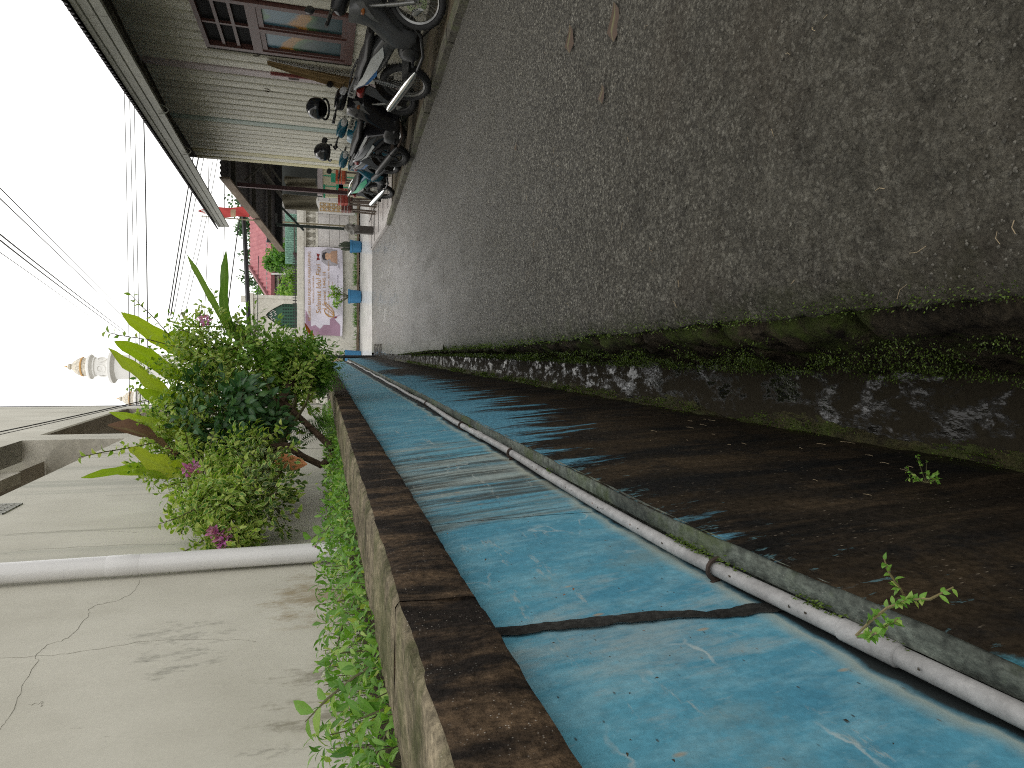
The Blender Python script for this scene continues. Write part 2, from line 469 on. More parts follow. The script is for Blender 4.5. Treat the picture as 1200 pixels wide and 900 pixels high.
def m_footing():
    g = G('dark_stained_footing'); p = g.pos; x = g.xyz(p)
    st = g.noise(g.map((1, 1, .16)), 12, 7, .68); st2 = g.noise(g.map((1, 1, .09)), 5, 6, .65)
    fine = g.noise(p, 70, 6, .7)
    c = g.mix(g.ramp(st2, [(.38, 0.), (.66, 1.)]), (.006, .0056, .0052), (.030, .021, .012))
    c = g.mix(g.ramp(st, [(.50, 0.), (.72, .75)]), c, (.055, .038, .022))
    c = g.mix(g.ramp(g.noise(p, 4.5, 8, .72), [(.50, 0.), (.62, .85)]), c, (.0065, .0065, .0065))
    c = g.mix(g.ramp(g.noise(g.map((1, 1, .35)), 40, 5, .7), [(.66, 0.), (.74, .5)]), c, (.16, .135, .10))
    # remnants of the blue paint, thickest under the ledge
    yv = g.ramp(g.math('DIVIDE', x[1], 20.), [(.0, .46), (.04, .44), (.07, .36), (.095, .50), (.13, .80), (.20, .95), (.36, .98), (.44, .5), (.5, 1.0), (1, 1.1)])
    zv = g.math('MULTIPLY', g.math('SUBTRACT', x[2], .05), 1.1)
    bl = g.math('ADD', g.math('ADD', g.math('ADD', g.math('MULTIPLY', g.noise(g.map((1, 1, .12)), 11, 8, .68), 1.7), -.35), zv), g.math('SUBTRACT', yv, .82))
    c = g.mix(g.ramp(bl, [(.50, 0.), (.62, .9)]), c, g.mix(st, (.03, .13, .20), (.11, .27, .35)))
    tq = at(1190, 775, X=-.318)
    dv = g.add('ShaderNodeVectorMath', {'operation': 'DISTANCE'}, {0: p, 1: tuple(tq)}).outputs['Value']
    c = g.mix(g.ramp(g.math('ADD', g.math('MULTIPLY', g.noise(g.map((1, 1, .5)), 14, 7, .7), .10), dv), [(.075, .85), (.095, 0.)]), c, (.05, .19, .24))
    fl = g.math('ADD', g.noise(g.map((1, 1, .35)), 34, 7, .7), g.math('MULTIPLY', g.math('SUBTRACT', x[2], .02), .55))
    c = g.mix(g.ramp(fl, [(.73, 0.), (.78, .7)]), c, (.08, .16, .18))
    # moss and slime near the water
    mz = g.math('SUBTRACT', g.math('MULTIPLY', g.noise(p, 9, 6, .7), 1.0), g.math('MULTIPLY', g.math('ADD', x[2], .62), 2.2))
    c = g.mix(g.ramp(mz, [(.35, 0.), (.6, .8)]), c, (.034, .032, .009))
    c = g.mix(.85, c, g.mix(g.ramp(fine, [(.25, 0.), (.75, 1.)]), (.2, .2, .2), (1.9, 1.9, 1.9)), 'MULTIPLY')
    c = g.mix(g.ramp(g.noise(g.map((1, 1, .25)), 130, 5, .75), [(.64, 0.), (.72, .7)]), c, (.14, .115, .085))
    c = g.mix(g.math('MULTIPLY', g.ramp(g.vor(g.map((1, 1, .35)), 90), [(.05, 1.), (.13, 0.)]), g.ramp(g.noise(p, 6, 4), [(.48, 0.), (.6, .9)])), c, (.24, .20, .15))
    return g.surf(c, g.math('ADD', .45, g.math('MULTIPLY', fine, .35)), g.bump(g.math('ADD', fine, g.math('MULTIPLY', st, 1.5)), .55, .006), Specular_IOR_Level=.12)


def m_whitewall():
    g = G('white_wall_paint'); p = g.pos; x = g.xyz(p)
    n = g.noise(p, 1.4, 5)
    c = g.mix(g.ramp(n, [(.3, 0.), (.7, 1.)]), (.485, .465, .395), (.585, .565, .49))
    st = g.noise(g.map((1, 1, .035)), 3.2, 6, .6)
    upm = g.ramp(x[2], [(.8, .15), (1.0, .25)])
    # long rain streaks, more of them further down the lane
    ym = g.ramp(g.math('DIVIDE', x[1], 10.), [(.36, .1), (.42, 1.)])
    c = g.mix(g.math('MULTIPLY', g.ramp(st, [(.54, 0.), (.66, .55)]), ym), c, (.33, .34, .29))
    c = g.mix(g.math('MULTIPLY', g.ramp(g.noise(g.map((1, 1, .02)), 8, 5, .5), [(.62, 0.), (.69, .6)]), ym), c, (.19, .19, .15))
    # grime and mould towards the soil
    low = g.math('SUBTRACT', g.noise(g.map((1, 1.0, .5)), 6, 8, .72), g.math('MULTIPLY', g.math('SUBTRACT', x[2], .95), .55))
    yn = g.ramp(g.math('DIVIDE', x[1], 10.), [(.1, .26), (.19, .10), (.26, -.0), (.5, .02)])
    c = g.mix(g.ramp(g.math('ADD', low, yn), [(.60, 0.), (.74, .9)]), c, (.11, .105, .085))
    c = g.mix(g.ramp(g.math('SUBTRACT', g.noise(p, 2.5, 6, .6), g.math('MULTIPLY', g.math('SUBTRACT', x[2], 1.), .8)), [(.45, 0.), (.8, .45)]), c, (.37, .33, .24))
    for (cy_, cz_, rad, col_, th) in ((2.75, 1.52, .45, (.22, .215, .18), .52), (1.45, .97, .55, (.055, .052, .045), .44), (3.15, .98, .55, (.27, .21, .12), .46), (2.2, 1.0, .5, (.22, .20, .15), .52)):
        dv = g.add('ShaderNodeVectorMath', {'operation': 'DISTANCE'}, {0: g.map((0, 1, 1.5)), 1: (0, cy_, cz_ * 1.5)}).outputs['Value']
        fo = g.ramp(g.math('DIVIDE', dv, rad), [(0, .22), (1., -.0)])
        mk = g.ramp(g.math('ADD', g.math('MULTIPLY', g.noise(g.map((1, 1.2, .6)), 9, 9, .75), 1.0), g.math('SUBTRACT', fo, .12)), [(th, 0.), (th + .14, .75)])
        c = g.mix(g.math('MULTIPLY', mk, g.ramp(dv, [(rad * .6, 1.), (rad, 0.)])), c, col_)
    spl = g.noise(g.map((1, 1, .5)), 22, 8, .75)
    c = g.mix(g.math('MULTIPLY', g.ramp(spl, [(.62, 0.), (.70, .7)]), g.ramp(g.noise(p, 1.7, 3), [(.52, 0.), (.64, 1.)])), c, (.20, .19, .155))
    c = g.mix(.35, c, g.mix(g.ramp(g.noise(g.map((1, 1, .5)), 4, 9, .72), [(.25, 0.), (.75, 1.)]), (.72, .71, .68), (1.15, 1.15, 1.15)), 'MULTIPLY')
    c = g.mix(.2, c, g.mix(g.noise(p, 60, 6, .7), (.4, .4, .4), (1.5, 1.5, 1.5)), 'MULTIPLY')
    return g.surf(c, .8, g.bump(g.noise(p, 30, 6), .12, .006), Specular_IOR_Level=.15)


def m_water():
    g = G('drain_water'); p = g.pos
    mud = g.ramp(g.noise(g.map((1.4, .7, 1)), 8, 9, .72), [(.44, 0.), (.50, 1.)])
    h = g.math('ADD', g.noise(g.map((2.2, 1, 1)), 22, 3), g.math('MULTIPLY', g.noise(p, 60, 6, .7), mud))
    c = g.mix(mud, (.008, .007, .005), g.mix(g.noise(p, 50, 7, .75), (.008, .006, .004), (.040, .034, .022)))
    sky_glint = g.math('MULTIPLY', g.ramp(g.noise(g.map((1.5, .8, 1)), 4.2, 6, .62, .6), [(.585, 0.), (.625, 1.)]),
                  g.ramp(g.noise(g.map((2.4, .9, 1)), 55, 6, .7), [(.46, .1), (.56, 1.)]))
    c = g.mix(g.math('MULTIPLY', sky_glint, .75), c, (.30, .30, .305))  # pale patches: broken sky reflections painted into the water colour
    return g.surf(c, g.math('ADD', .03, g.math('MULTIPLY', mud, .75)), g.bump(h, .3, .006), Specular_IOR_Level=g.math('SUBTRACT', .6, g.math('MULTIPLY', mud, .5)), IOR=1.33)


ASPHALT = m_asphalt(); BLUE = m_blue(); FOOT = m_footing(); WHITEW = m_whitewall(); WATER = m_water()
BEAM = m_concrete('dark_mouldy_concrete', (.012, .009, .007), (.15, .10, .058), 10, .9, (1, 1, .28), .4, .7, amt=1.0, lo=.46, hi=.80)
KERBTOP = m_concrete('mossy_pitted_concrete', (.05, .042, .027), (.225, .190, .130), 9, .9, (1, .6, 1), .45, .9, .4)
LEDGE = m_concrete('teal_grey_ledge', (.035, .038, .032), (.12, .135, .115), 8, .75, (1, .4, 1), .2, .6, .5)
STONE = m_concrete('mossy_stone', (.010, .008, .006), (.066, .053, .035), 9, .85, None, .18, 1.0, .9)
SOIL = m_concrete('dark_soil', (.015, .012, .008), (.05, .036, .022), 14, .95, None, .1, .9)
DARKGAP = plain('dark_gap', (.012, .011, .009), .9)
MORTAR = m_concrete('crack_grime', (.012, .012, .011), (.04, .04, .037), 14, .9, (1, 1, .3), 0, .6)
PAVE = m_concrete('brown_dirty_pavement', (.045, .035, .024), (.12, .098, .07), 3, .7, (1, .4, 1), .1, .4, .25)
KERB = m_concrete('old_kerb_concrete', (.05, .046, .038), (.16, .15, .125), 5, .75, None, .2, .6, .5)
TILE = m_concrete('pale_wet_slab', (.34, .31, .29), (.48, .45, .43), 1.6, .3, None, 0, .12)
CROSS = m_concrete('wet_concrete_street', (.38, .37, .355), (.52, .51, .49), .9, .25, (1, 2.5, 1), 0, .2)
GROUND = m_concrete('bare_ground', (.06, .055, .04), (.12, .11, .08), 1.5, .95)
PVC = plain('white_pvc', (.62, .61, .60), .32, var=.06, scale=4)
GPVC = m_concrete('grey_pvc', (.20, .195, .19), (.34, .335, .33), 9, .5, None, 0, .15)

# ------------------------------------------------------------------ ground, road, drain
b = MB(); b.add([(-900, -60, -1.3), (900, -60, -1.3), (900, 900, -1.3), (-900, 900, -1.3)], [(0, 1, 2, 3)])
b.build('ground', GROUND, kind='structure', smooth=False)
b = MB(); b.add([(-200, 26.4, -.74), (200, 26.4, -.74), (200, 600, -.74), (-200, 600, -.74)], [(0, 1, 2, 3)])
b.build('yard_ground', GROUND, kind='structure', smooth=False)

LEX = [-1, .75, 1.19, 2.23, 4.15, 8.42, 13.65, 24, 30]
LEV = [.11, .10, .09, .07, .03, -.02, -.12, -.15, -.15]


def road_left(y):
    return float(np.interp(y, LEX, LEV))


def hashgrid(ix, iy, k):
    h = (ix * 374761393 + iy * 668265263 + k * 2147483647) & 0xffffffff
    h = ((h ^ (h >> 13)) * 1274126177) & 0xffffffff
    return ((h ^ (h >> 16)) & 0xffff) / 65535.0


def stones_height(x, y, cell, amp, seed=0):
    ix = np.floor(x / cell).astype(np.int64); iy = np.floor(y / cell).astype(np.int64)
    out = np.zeros_like(x)
    for dx in (-1, 0, 1):
        for dy in (-1, 0, 1):
            a, c = ix + dx, iy + dy
            px_ = (a + hashgrid(a, c, 1 + seed)) * cell; py_ = (c + hashgrid(a, c, 2 + seed)) * cell
            r_ = cell * (.38 + .4 * hashgrid(a, c, 3 + seed)); hh = amp * (.25 + .75 * hashgrid(a, c, 4 + seed))
            d = np.hypot((x - px_) * (.8 + .5 * hashgrid(a, c, 5)), y - py_) / r_
            out = np.maximum(out, hh * np.clip(1 - d * d, 0, 1) ** .6)
    return out


def vnoise(x, y, cell, seed=0):
    fx, fy = x / cell, y / cell
    ix = np.floor(fx).astype(np.int64); iy = np.floor(fy).astype(np.int64)
    u, v = fx - ix, fy - iy
    u = u * u * (3 - 2 * u); v = v * v * (3 - 2 * v)
    h = lambda a, c: hashgrid(a, c, 11 + seed)
    return (h(ix, iy) * (1 - u) + h(ix + 1, iy) * u) * (1 - v) + (h(ix, iy + 1) * (1 - u) + h(ix + 1, iy + 1) * u) * v


def build_road():
    ys = [0.35]
    while ys[-1] < 7: ys.append(ys[-1] + max(.0052, .0042 * ys[-1]))
    nx = 470
    Y = np.array(ys)
    s = np.linspace(0, 1, nx)
    YY, SS = np.meshgrid(Y, s, indexing='ij')
    le = np.interp(Y, LEX, LEV)[:, None]
    edge = le + (vnoise(YY, YY * 0, .16, 3) - .5) * .014 + (vnoise(YY, YY * 0, .035, 5) - .5) * .012
    XX = edge + (2.9 - edge) * SS
    rz = .02 - .038 * YY
    ed = XX - edge
    H = stones_height(XX, YY, .0105, .0052) + stones_height(XX, YY, .0065, .0020, 40) + stones_height(XX, YY, .020, .0040, 20) * np.clip(vnoise(XX, YY, .12, 9) * 3 - 1.2, 0, 1) + (vnoise(XX, YY, .35) - .5) * .014 + (vnoise(XX, YY, .09, 2) - .5) * .006
    fall = np.clip(1 - ed / .09, 0, 1) ** 2 * .035
    fade = np.clip((7 - YY) / 1.5, 0, 1)
    Z = rz + (H - .004) * (.25 + .75 * fade) * np.where(YY < 6.99, 1, 0) - fall - .004 * (1 - fade)
    # side face rows
    n, m = YY.shape
    top = np.stack([XX, YY, Z], -1)
    side1 = np.stack([XX[:, 0] + .004, YY[:, 0], Z[:, 0] - .03], -1)
    side2 = np.stack([XX[:, 0] + .02, YY[:, 0], Z[:, 0] - .065], -1)
    side3 = np.stack([XX[:, 0] + .08, YY[:, 0], Z[:, 0] - .08], -1)
    allv = np.concatenate([side3[:, None], side2[:, None], side1[:, None], top], 1)
    m += 3
    idx = np.arange(n * m).reshape(n, m)
    fc = np.stack([idx[:-1, :-1], idx[:-1, 1:], idx[1:, 1:], idx[1:, :-1]], -1).reshape(-1, 4)
    me = bpy.data.meshes.new('road')
    me.from_pydata(allv.reshape(-1, 3).tolist(), [], fc.tolist())
    me.materials.append(ASPHALT)
    me.polygons.foreach_set('use_smooth', [True] * len(me.polygons)); me.update()
    o = bpy.data.objects.new('road', me); COL.objects.link(o); o['kind'] = 'structure'
    # the road further down the lane
    b = MB()
    yf = [6.995 + (22.9 - 6.995) * (i / 60) ** 1.2 for i in range(61)]

    def fr(i, j):
        y = yf[round(i * 60)]; le_ = road_left(y) + (noise.noise((y * 5, 0, 0))) * .015
        x = le_ + (2.9 - le_) * j
        if y > 16: x = le_ + ((2.9 + (y - 16) * .05) - le_) * j
        return (x, y, road_z(y) - .006 + noise.noise((x * 2, y * 2, 0)) * .006)
    b.grid(fr, 60, 24)
    k = len(yf)
    sd_ = []
    for y in yf:
        le_ = road_left(y) + (noise.noise((y * 5, 0, 0))) * .015
        sd_ += [(le_, y, road_z(y) - .006), (le_ + .05, y, road_z(y) - .09)]
    b.add(sd_, [(2 * i, 2 * i + 1, 2 * i + 3, 2 * i + 2) for i in range(k - 1)])
    o = b.build('road', ASPHALT, kind='structure', angle=60)


build_road()
b = MB()

def cross_z(y): return road_z(22.8) + max(0, y - 22.8) / 2.7 * .25


b.grid(lambda i, j: (-6 + 20 * i, 22.8 + 3.3 * j, cross_z(22.8 + 3.3 * j) - .004 + .008 * noise.noise((i * 30, j * 6, 2))), 60, 10)
b.build('cross_street', CROSS, kind='structure')
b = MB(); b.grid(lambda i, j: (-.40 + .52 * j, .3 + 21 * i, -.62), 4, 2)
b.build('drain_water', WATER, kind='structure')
b = MB(); b.box(-.6, .6, -1, 24.3, -1.15, -.9); b.build('drain_bed', DARKGAP, kind='structure')

# left hand retaining wall with its planter beam
PY = [-1, .5, 1.1, 2, 5, 11, 22]
PZ = [.27, .30, .345, .345, .30, .26, .2]
WEND = 21.0


def ledge_z(y):
    return float(np.interp(y, PY, PZ)) - .018


rw = thing('retaining_wall', 'low blue painted drain wall with dark mouldy top beam and brown stained footing', 'wall', (-.4, .3, -.62))
segs = [(.12, .853), (.867, 1.52), (1.524, 3.4), (3.404, 6.6), (6.604, 12), (12.004, WEND)]
SKEW = 0.142
for y0, y1 in segs:
    b = MB()
    ny = max(10, min(60, int((y1 - y0) / .05)))
    b.grid(lambda i, j: (-.452 + .052 * j ** .8 + noise.noise(((y0 + (y1 - y0) * i) * 3, j * 2, 1)) * .004, y0 + (y1 - y0) * i + SKEW * (1 - j) * (1 if y0 + (y1 - y0) * i < 2 else 0 if y1 > 3.4 and i > .5 else max(0, 1 - (y0 + (y1 - y0) * i - 2))), .757 - .52 * j), ny, 14)
    b.add([(-.452, y1 + (SKEW if y1 < 2 else 0), .757), (-.40, y1, .237), (-.46, y1, .237), (-.46, y1 + (SKEW if y1 < 2 else 0), .757)], [(0, 1, 2, 3)])
    b.add([(-.452, y0 + (SKEW if y0 < 2 else 0), .757), (-.40, y0, .237), (-.46, y0, .237), (-.46, y0 + (SKEW if y0 < 2 else 0), .757)], [(3, 2, 1, 0)])
    b.build('painted_panel', BLUE, rw)
b = MB(); b.box(-.62, -.47, .1, WEND, -.7, .755); b.build('wall_core', DARKGAP, rw)
# the dark open joint between the first two panels
b = MB()
vs_ = []; NJ = 46
for i in range(NJ + 1):
    t = i / NJ; z = .757 - .47 * t
    c = .860 + SKEW * (1 - t * .9) + .006 * noise.noise((t * 3, 0, 9)); bx_ = -.4482 + .052 * (.47 / .52 * t) ** .8
    w0 = .017 + .014 * noise.noise((t * 7, 3, 1)) + .006 * noise.noise((t * 22, 3, 1)); w1 = .015 + .012 * noise.noise((t * 6, 8, 1)) + .006 * noise.noise((t * 25, 6, 1))
    vs_ += [(bx_, c - max(.003, w0), z), (bx_ + .0012 + .002 * noise.noise((t * 30, 1, 1)), c, z), (bx_, c + max(.003, w1), z)]
fs = []
for i in range(NJ):
    fs += [(3 * i, 3 * i + 1, 3 * i + 4, 3 * i + 3), (3 * i + 1, 3 * i + 2, 3 * i + 5, 3 * i + 4)]
b.add(vs_, fs); b.build('joint', MORTAR, rw, label='dark crumbled joint between two blue panels')
# beam: top, bevelled edge and dark outer face
for y0, y1 in [(.1, 1.03), (1.036, 2.6), (2.606, 5.2), (5.206, 9.0), (9.006, WEND)]:
    b = MB(); ny = max(20, min(90, int((y1 - y0) / .03)))
    prof = [(-.617, .70), (-.617, .868), (-.61, .885), (-.57, .888), (-.5, .888), (-.44, .887), (-.409, .884), (-.401, .876), (-.3995, .845), (-.3985, .80), (-.398, .768), (-.402, .757), (-.50, .757)]

    def fb(i, j):
        x, z = prof[round(j * (len(prof) - 1))]; y = y0 + (y1 - y0) * i
        e = noise.noise((y * 22, j * 6, 3)) * .0045 + noise.noise((y * 6, j * 3, 8)) * .005 + noise.noise((y * 60, j * 14, 8)) * .002
        ch = max(0, noise.noise((y * 14, 2, 5)) - .25) * .02 if 4 < j * 12 < 9 else 0
        return (x + (e if x > -.41 else 0) - ch, y, z + (e if z > .85 else 0) - ch * .6)
    b.grid(fb, ny, 12)
    me_mi = []
    for k in range(len(b.f)):
        j = k % 12
        b.mi[k] = 0 if j >= 7 else 1
    b.add([(x, y0, z) for x, z in prof], [tuple(range(12, -1, -1))], 0)
    b.add([(x, y1, z) for x, z in prof], [tuple(range(13))], 0)
    b.build('top_beam', [BEAM, KERBTOP], rw, angle=50)
# ledge and battered footing
b = MB()


def ff(i, j):
    y = .1 + (WEND - .1) * i ** 1.6; lz = ledge_z(y)
    t = j
    x = -.328 + .068 * t ** .8; z = lz - (lz + .74) * t
    return (x + noise.noise((y * 4, z * 4, 0)) * .006 + noise.noise((y * 14, z * 9, 4)) * .0025, y, z)


b.grid(ff, 220, 30); b.build('footing', FOOT, rw)
b = MB()
lp = [(-.412, -.05), (-.40, -.028), (-.372, -.024), (-.366, -.004), (-.350, .0), (-.334, -.001), (-.327, -.006)]


def fl(i, j):
    y = .1 + (WEND - .1) * i ** 1.6; x, z = lp[round(j * 6)]
    n = noise.noise((y * 20, j * 4, 7)) * .003
    ch = max(0, noise.noise((y * 9, 3, 5)) - .3) * .03 if j > .6 else 0
    return (x + n - ch * .4, y, ledge_z(y) + z + n - ch * .5)


b.grid(fl, 320, 6); b.build('ledge', LEDGE, rw, angle=60)

# grey water pipe lying along the wall
wp = thing('water_pipe', 'thin grey plastic water pipe running along the foot of the blue wall', 'pipe', (-.385, .3, .3))
pipe_y = [.15 + 20.5 * (i / 60) ** 1.5 for i in range(61)]
pp = [(-.384 + .004 * math.sin(y * 3.1), y, ledge_z(y) - .003 + .003 * math.sin(y * 2.2)) for y in pipe_y]
b = MB(); b.tube(pp, .0135, 14); b.build('tube', GPVC, wp)


def pipe_at(y):
    return Vector((-.384 + .004 * math.sin(y * 3.1), y, ledge_z(y) - .003 + .003 * math.sin(y * 2.2)))


for y in (.70, 2.9, 6.0):
    b = MB(); b.tube([pipe_at(y - .045), pipe_at(y - .043), pipe_at(y + .043), pipe_at(y + .045)], [.0138, .0158, .0158, .0138], 14); b.build('coupling', GPVC, wp)
RUST = plain('rusty_iron', (.045, .03, .022), .75, .4, .4, 60)
for y in (1.02, 2.35, 3.3, 4.6):
    b = MB(); c = pipe_at(y)
    b.tube([c + Vector((.0185 * math.cos(a), .0, .0185 * math.sin(a))) for a in [R(200) - R(220) * i / 10 for i in range(11)]] + [c + Vector((.012, -.004, -.03))], .0045, 6)
    b.tube([c + Vector((-.0174, 0, -.006)), c + Vector((-.024, -.003, .012))], .004, 6)
    b.build('clamp', RUST, wp)

# soil bed behind the beam
b = MB()
b.grid(lambda i, j: (-1.155 + .545 * j, .2 + 20 * i, .842 + noise.noise((i * 90, j * 5, 0)) * .02), 160, 8)
b.build('soil', SOIL, kind='structure')

# road-side drain wall of mossy stone blocks
dw = thing('drain_wall', 'mossy stone block wall holding up the road edge above the drain water', 'wall', (.05, .5, -.62))
b = MB()
b.grid(lambda i, j: (road_left(.2 + 23.8 * i) + .035, .2 + 23.8 * i, (road_z(.2 + 23.8 * i) - .05) * (1 - j) - .9 * j), 80, 3)
b.build('backing', DARKGAP, dw)
y = .28; k = 0
while y < 14.5:
    L = rng.uniform(.42, .66) if y > .9 else .5
    g_ = rng.uniform(.025, .05)
    sd_ = rng.random() * 50
    ztop = lambda yy: road_z(yy) - .115
    nu, nv = 34, 22
    b = MB()

    def fs_(i, j, y=y, L=L, sd_=sd_):
        yy = y + (L - g_) * i
        zt = ztop(yy); zb = -.60 if yy < 9 else -.66
        e = min(i, 1 - i) * 2
        rnd_ = (1 - max(0, 1 - e * 5) ** 2)
        # profile: back top -> front face -> tucked under
        if j < .2: x = road_left(yy) + .03 - .05 * (j / .2); z = zt - .012 * (j / .2)
        elif j > .85: x = -.05 + .07 * (j - .85) / .15; z = zb
        else:
            t = (j - .2) / .65
            x = road_left(yy) - .02 + (-.045 - (road_left(yy) - .02)) * t ** .7; z = zt - .012 + (zb - zt + .012) * t
        d = noise.noise((yy * 6 + sd_, z * 7, sd_)) * .016 + noise.noise((yy * 18, z * 18, sd_)) * .018 + noise.noise((yy * 50, z * 50, sd_)) * .010
        return (x - d * (0 if j < .1 else 1) + (1 - rnd_) * .03, yy, z + noise.noise((yy * 9, j * 3, sd_)) * .01)
    b.grid(fs_, nu, nv)
    p0 = [fs_(0, j / nv) for j in range(nv + 1)]; p1 = [fs_(1, j / nv) for j in range(nv + 1)]
    b.add(p0, [tuple(range(nv, -1, -1))]); b.add(p1, [tuple(range(nv + 1))])
    b.build('stone_block', STONE, dw)
    y += L; k += 1

# ------------------------------------------------------------------ white house on the left
WX = -1.15
wh = thing('white_house', 'tall plain white rendered house wall streaked by rain beside the planter', 'house', (WX, 6, -.2))
HEND = 13.95
OB, OT = 3.3, 4.38
GREYSOF = m_concrete('rough_grey_soffit', (.36, .36, .33), (.48, .475, .44), 9, .9, None, 0, .5)
CREAMW = m_concrete('cream_render', (.40, .375, .31), (.52, .49, .42), 2.2, .8, None, 0, .2)
BROWNSH = m_concrete('brown_plaster', (.32, .285, .24), (.42, .38, .325), 3, .85, None, 0, .2)


def wallquad(b, y0, y1, z0, z1, x=WX, n=6, m=0):
    b.grid(lambda i, j: (x, y0 + (y1 - y0) * i, z0 + (z1 - z0) * j), n, n, m)


b = MB()
wallquad(b, .2, HEND, -.2, OB, n=8); wallquad(b, .2, HEND, OT, 9)
wallquad(b, 9.1, 9.62, OB, OT, n=2); wallquad(b, 13.35, HEND, OB, OT, n=2)
b.add([(WX, HEND, -.2), (WX, HEND, 9), (-6, HEND, 9), (-6, HEND, -.2)], [(0, 1, 2, 3)])
b.add([(WX, .2, 9), (WX, HEND, 9), (-6, HEND, 9), (-6, .2, 9)], [(0, 1, 2, 3)])
b.build('wall', WHITEW, wh, smooth=False)
xi = at(0, 551, Z=OT).x; zh = at(0, 563.5, X=xi).z
b = MB(); wallquad(b, .2, 9.098, OT + .002, OT + .003, n=1)
b = MB()
b.add([(WX, .2, OT + .001), (WX, 9.098, OT + .001), (xi, 9.098, OT + .001), (xi, .2, OT + .001)], [(0, 1, 2, 3)])
b.build('opening_soffit', GREYSOF, wh, smooth=False)
b = MB(); b.box(xi - .12, xi, .2, 8.35, zh, OT, 0); b.build('lintel', CREAMW, wh, smooth=False)
b = MB()
b.add([(-2.0, .2, OB), (-2.0, 9.09, OB), (-2.0, 9.09, OT), (-2.0, .2, OT)], [(0, 1, 2, 3)])
b.add([(xi, .2, zh + .03), (xi, 9.09, zh + .03), (-2.0, 9.09, zh + .03), (-2.0, .2, zh + .03)], [(0, 1, 2, 3)])
b.build('recess_wall', BROWNSH, wh, smooth=False)
b = MB(); b.add([(WX - .001, 9.1, OB), (-2.0, 9.1, OB), (-2.0, 9.1, OT), (WX - .001, 9.1, OT)], [(0, 1, 2, 3)])
b.build('jamb', CREAMW, wh, smooth=False)
b = MB()
b.add([(WX, 9.62, OT - .07), (WX, 13.35, OT - .07), (-2.2, 13.35, OT - .07), (-2.2, 9.62, OT - .07)], [(0, 1, 2, 3)])
b.add([(-2.2, 9.62, OB), (-2.2, 13.35, OB), (-2.2, 13.35, OT), (-2.2, 9.62, OT)], [(0, 1, 2, 3)])
b.add([(WX, 13.35, OB), (-2.2, 13.35, OB), (-2.2, 13.35, OT), (WX, 13.35, OT)], [(0, 1, 2, 3)])
b.build('recess_wall', BROWNSH, wh, smooth=False)
b = MB(); b.box(WX - .05, WX + .012, HEND - .03, HEND + .012, -.1, 9.0); b.build('corner_trim', plain('lead_grey_trim', (.16, .16, .18), .6), wh, smooth=False)
# small ventilation lattice high on the wall
vp = at(6, 597, X=WX)
b = MB()
for i in range(7):
    b.box(WX, WX + .012, vp.y - .16 + .05 * i, vp.y - .152 + .05 * i, vp.z - .05, vp.z + .25)
    b.box(WX, WX + .010, vp.y - .16, vp.y + .15, vp.z - .05 + .05 * i, vp.z - .044 + .05 * i)
b.build('vent_grille', plain('grille_grey', (.38, .38, .35), .7), wh, smooth=False)
# long crack running up the wall
CRK = plain('crack_dark', (.30, .285, .24), .9)
for path in ([(0, 856), (12, 838), (26, 805), (45, 773), (40, 770), (56, 757), (80, 748), (104, 722), (105, 712), (130, 705), (155, 697), (163, 680)],
             [(0, 771), (40, 770), (90, 765), (160, 752), (240, 748), (300, 752)], [(34, 827), (50, 823), (48, 828)],
             [(10, 625), (90, 622), (160, 624)], [(20, 645), (110, 640), (205, 638)]):
    b = MB(); pts = []
    for (x, y), (x2, y2) in zip(path[:-1], path[1:]):
        for t in (0, .2, .4, .6, .8): pts.append(at(x + (x2 - x) * t + rng.uniform(-1, 1) * 1.3, y + (y2 - y) * t + rng.uniform(-1, 1) * 1.3, X=WX + .0005))
    pts.append(at(*path[-1], X=WX + .001))
    b.tube(pts, [.0003 + rng.random() * .0008 for _ in pts], 4); b.build('crack', CRK, wh)

# white downpipe
dp = thing('downpipe', 'thick white plastic downpipe standing against the rain-streaked wall', 'pipe', (-1.095, 3.66, .85))
b = MB(); p0 = Vector((-1.09, 3.64, .85)); p1 = Vector((-1.09, 3.64, 3.2))
b.tube([p0, p0 + (p1 - p0) * .3, p0 + (p1 - p0) * .7, p1], .050, 24); b.build('tube', PVC, dp)
sx = at(122, 668, X=-1.09).z; sx2 = at(160, 667, X=-1.09).z
b = MB(); b.tube([(-1.09, 3.64, sx2), (-1.09, 3.64, sx2 + .006), (-1.09, 3.64, sx - .006), (-1.09, 3.64, sx)], [.0502, .0512, .0512, .0502], 24); b.build('socket', PVC, dp)
# ------------------------------------------------------------------ planting
LIGHTLEAF = leafmat('light_green_leaf', [(0, (0.094, 0.213, 0.027)), (.5, (0.163, 0.312, 0.044)), (1, (0.288, 0.425, 0.075))], trans=.4)
WEEDLEAF = leafmat('weed_leaf', [(0, (0.066, 0.180, 0.022)), (.5, (0.144, 0.312, 0.042)), (.85, (0.228, 0.396, 0.072)), (1, (0.384, 0.456, 0.120))], trans=.4, rough=.4)
VARLEAF = leafmat('variegated_leaf', [(0, (.07, .19, .025)), (.6, (.14, .30, .045)), (1, (.28, .42, .08))], edge=(.62, .64, .20), edge_at=.6, trans=.38)
YELLEAF = leafmat('yellow_green_leaf', [(0, (.15, .30, .035)), (.5, (.28, .42, .06)), (1, (.45, .52, .12))], edge=(.56, .60, .20), edge_at=.7, trans=.42)
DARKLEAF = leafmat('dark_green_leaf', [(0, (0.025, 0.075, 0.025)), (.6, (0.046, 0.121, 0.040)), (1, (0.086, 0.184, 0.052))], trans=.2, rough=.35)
FERNLEAF = leafmat('fern_leaf', [(0, (0.047, 0.135, 0.020)), (.6, (0.095, 0.230, 0.034)), (1, (0.189, 0.338, 0.061))], trans=.35)
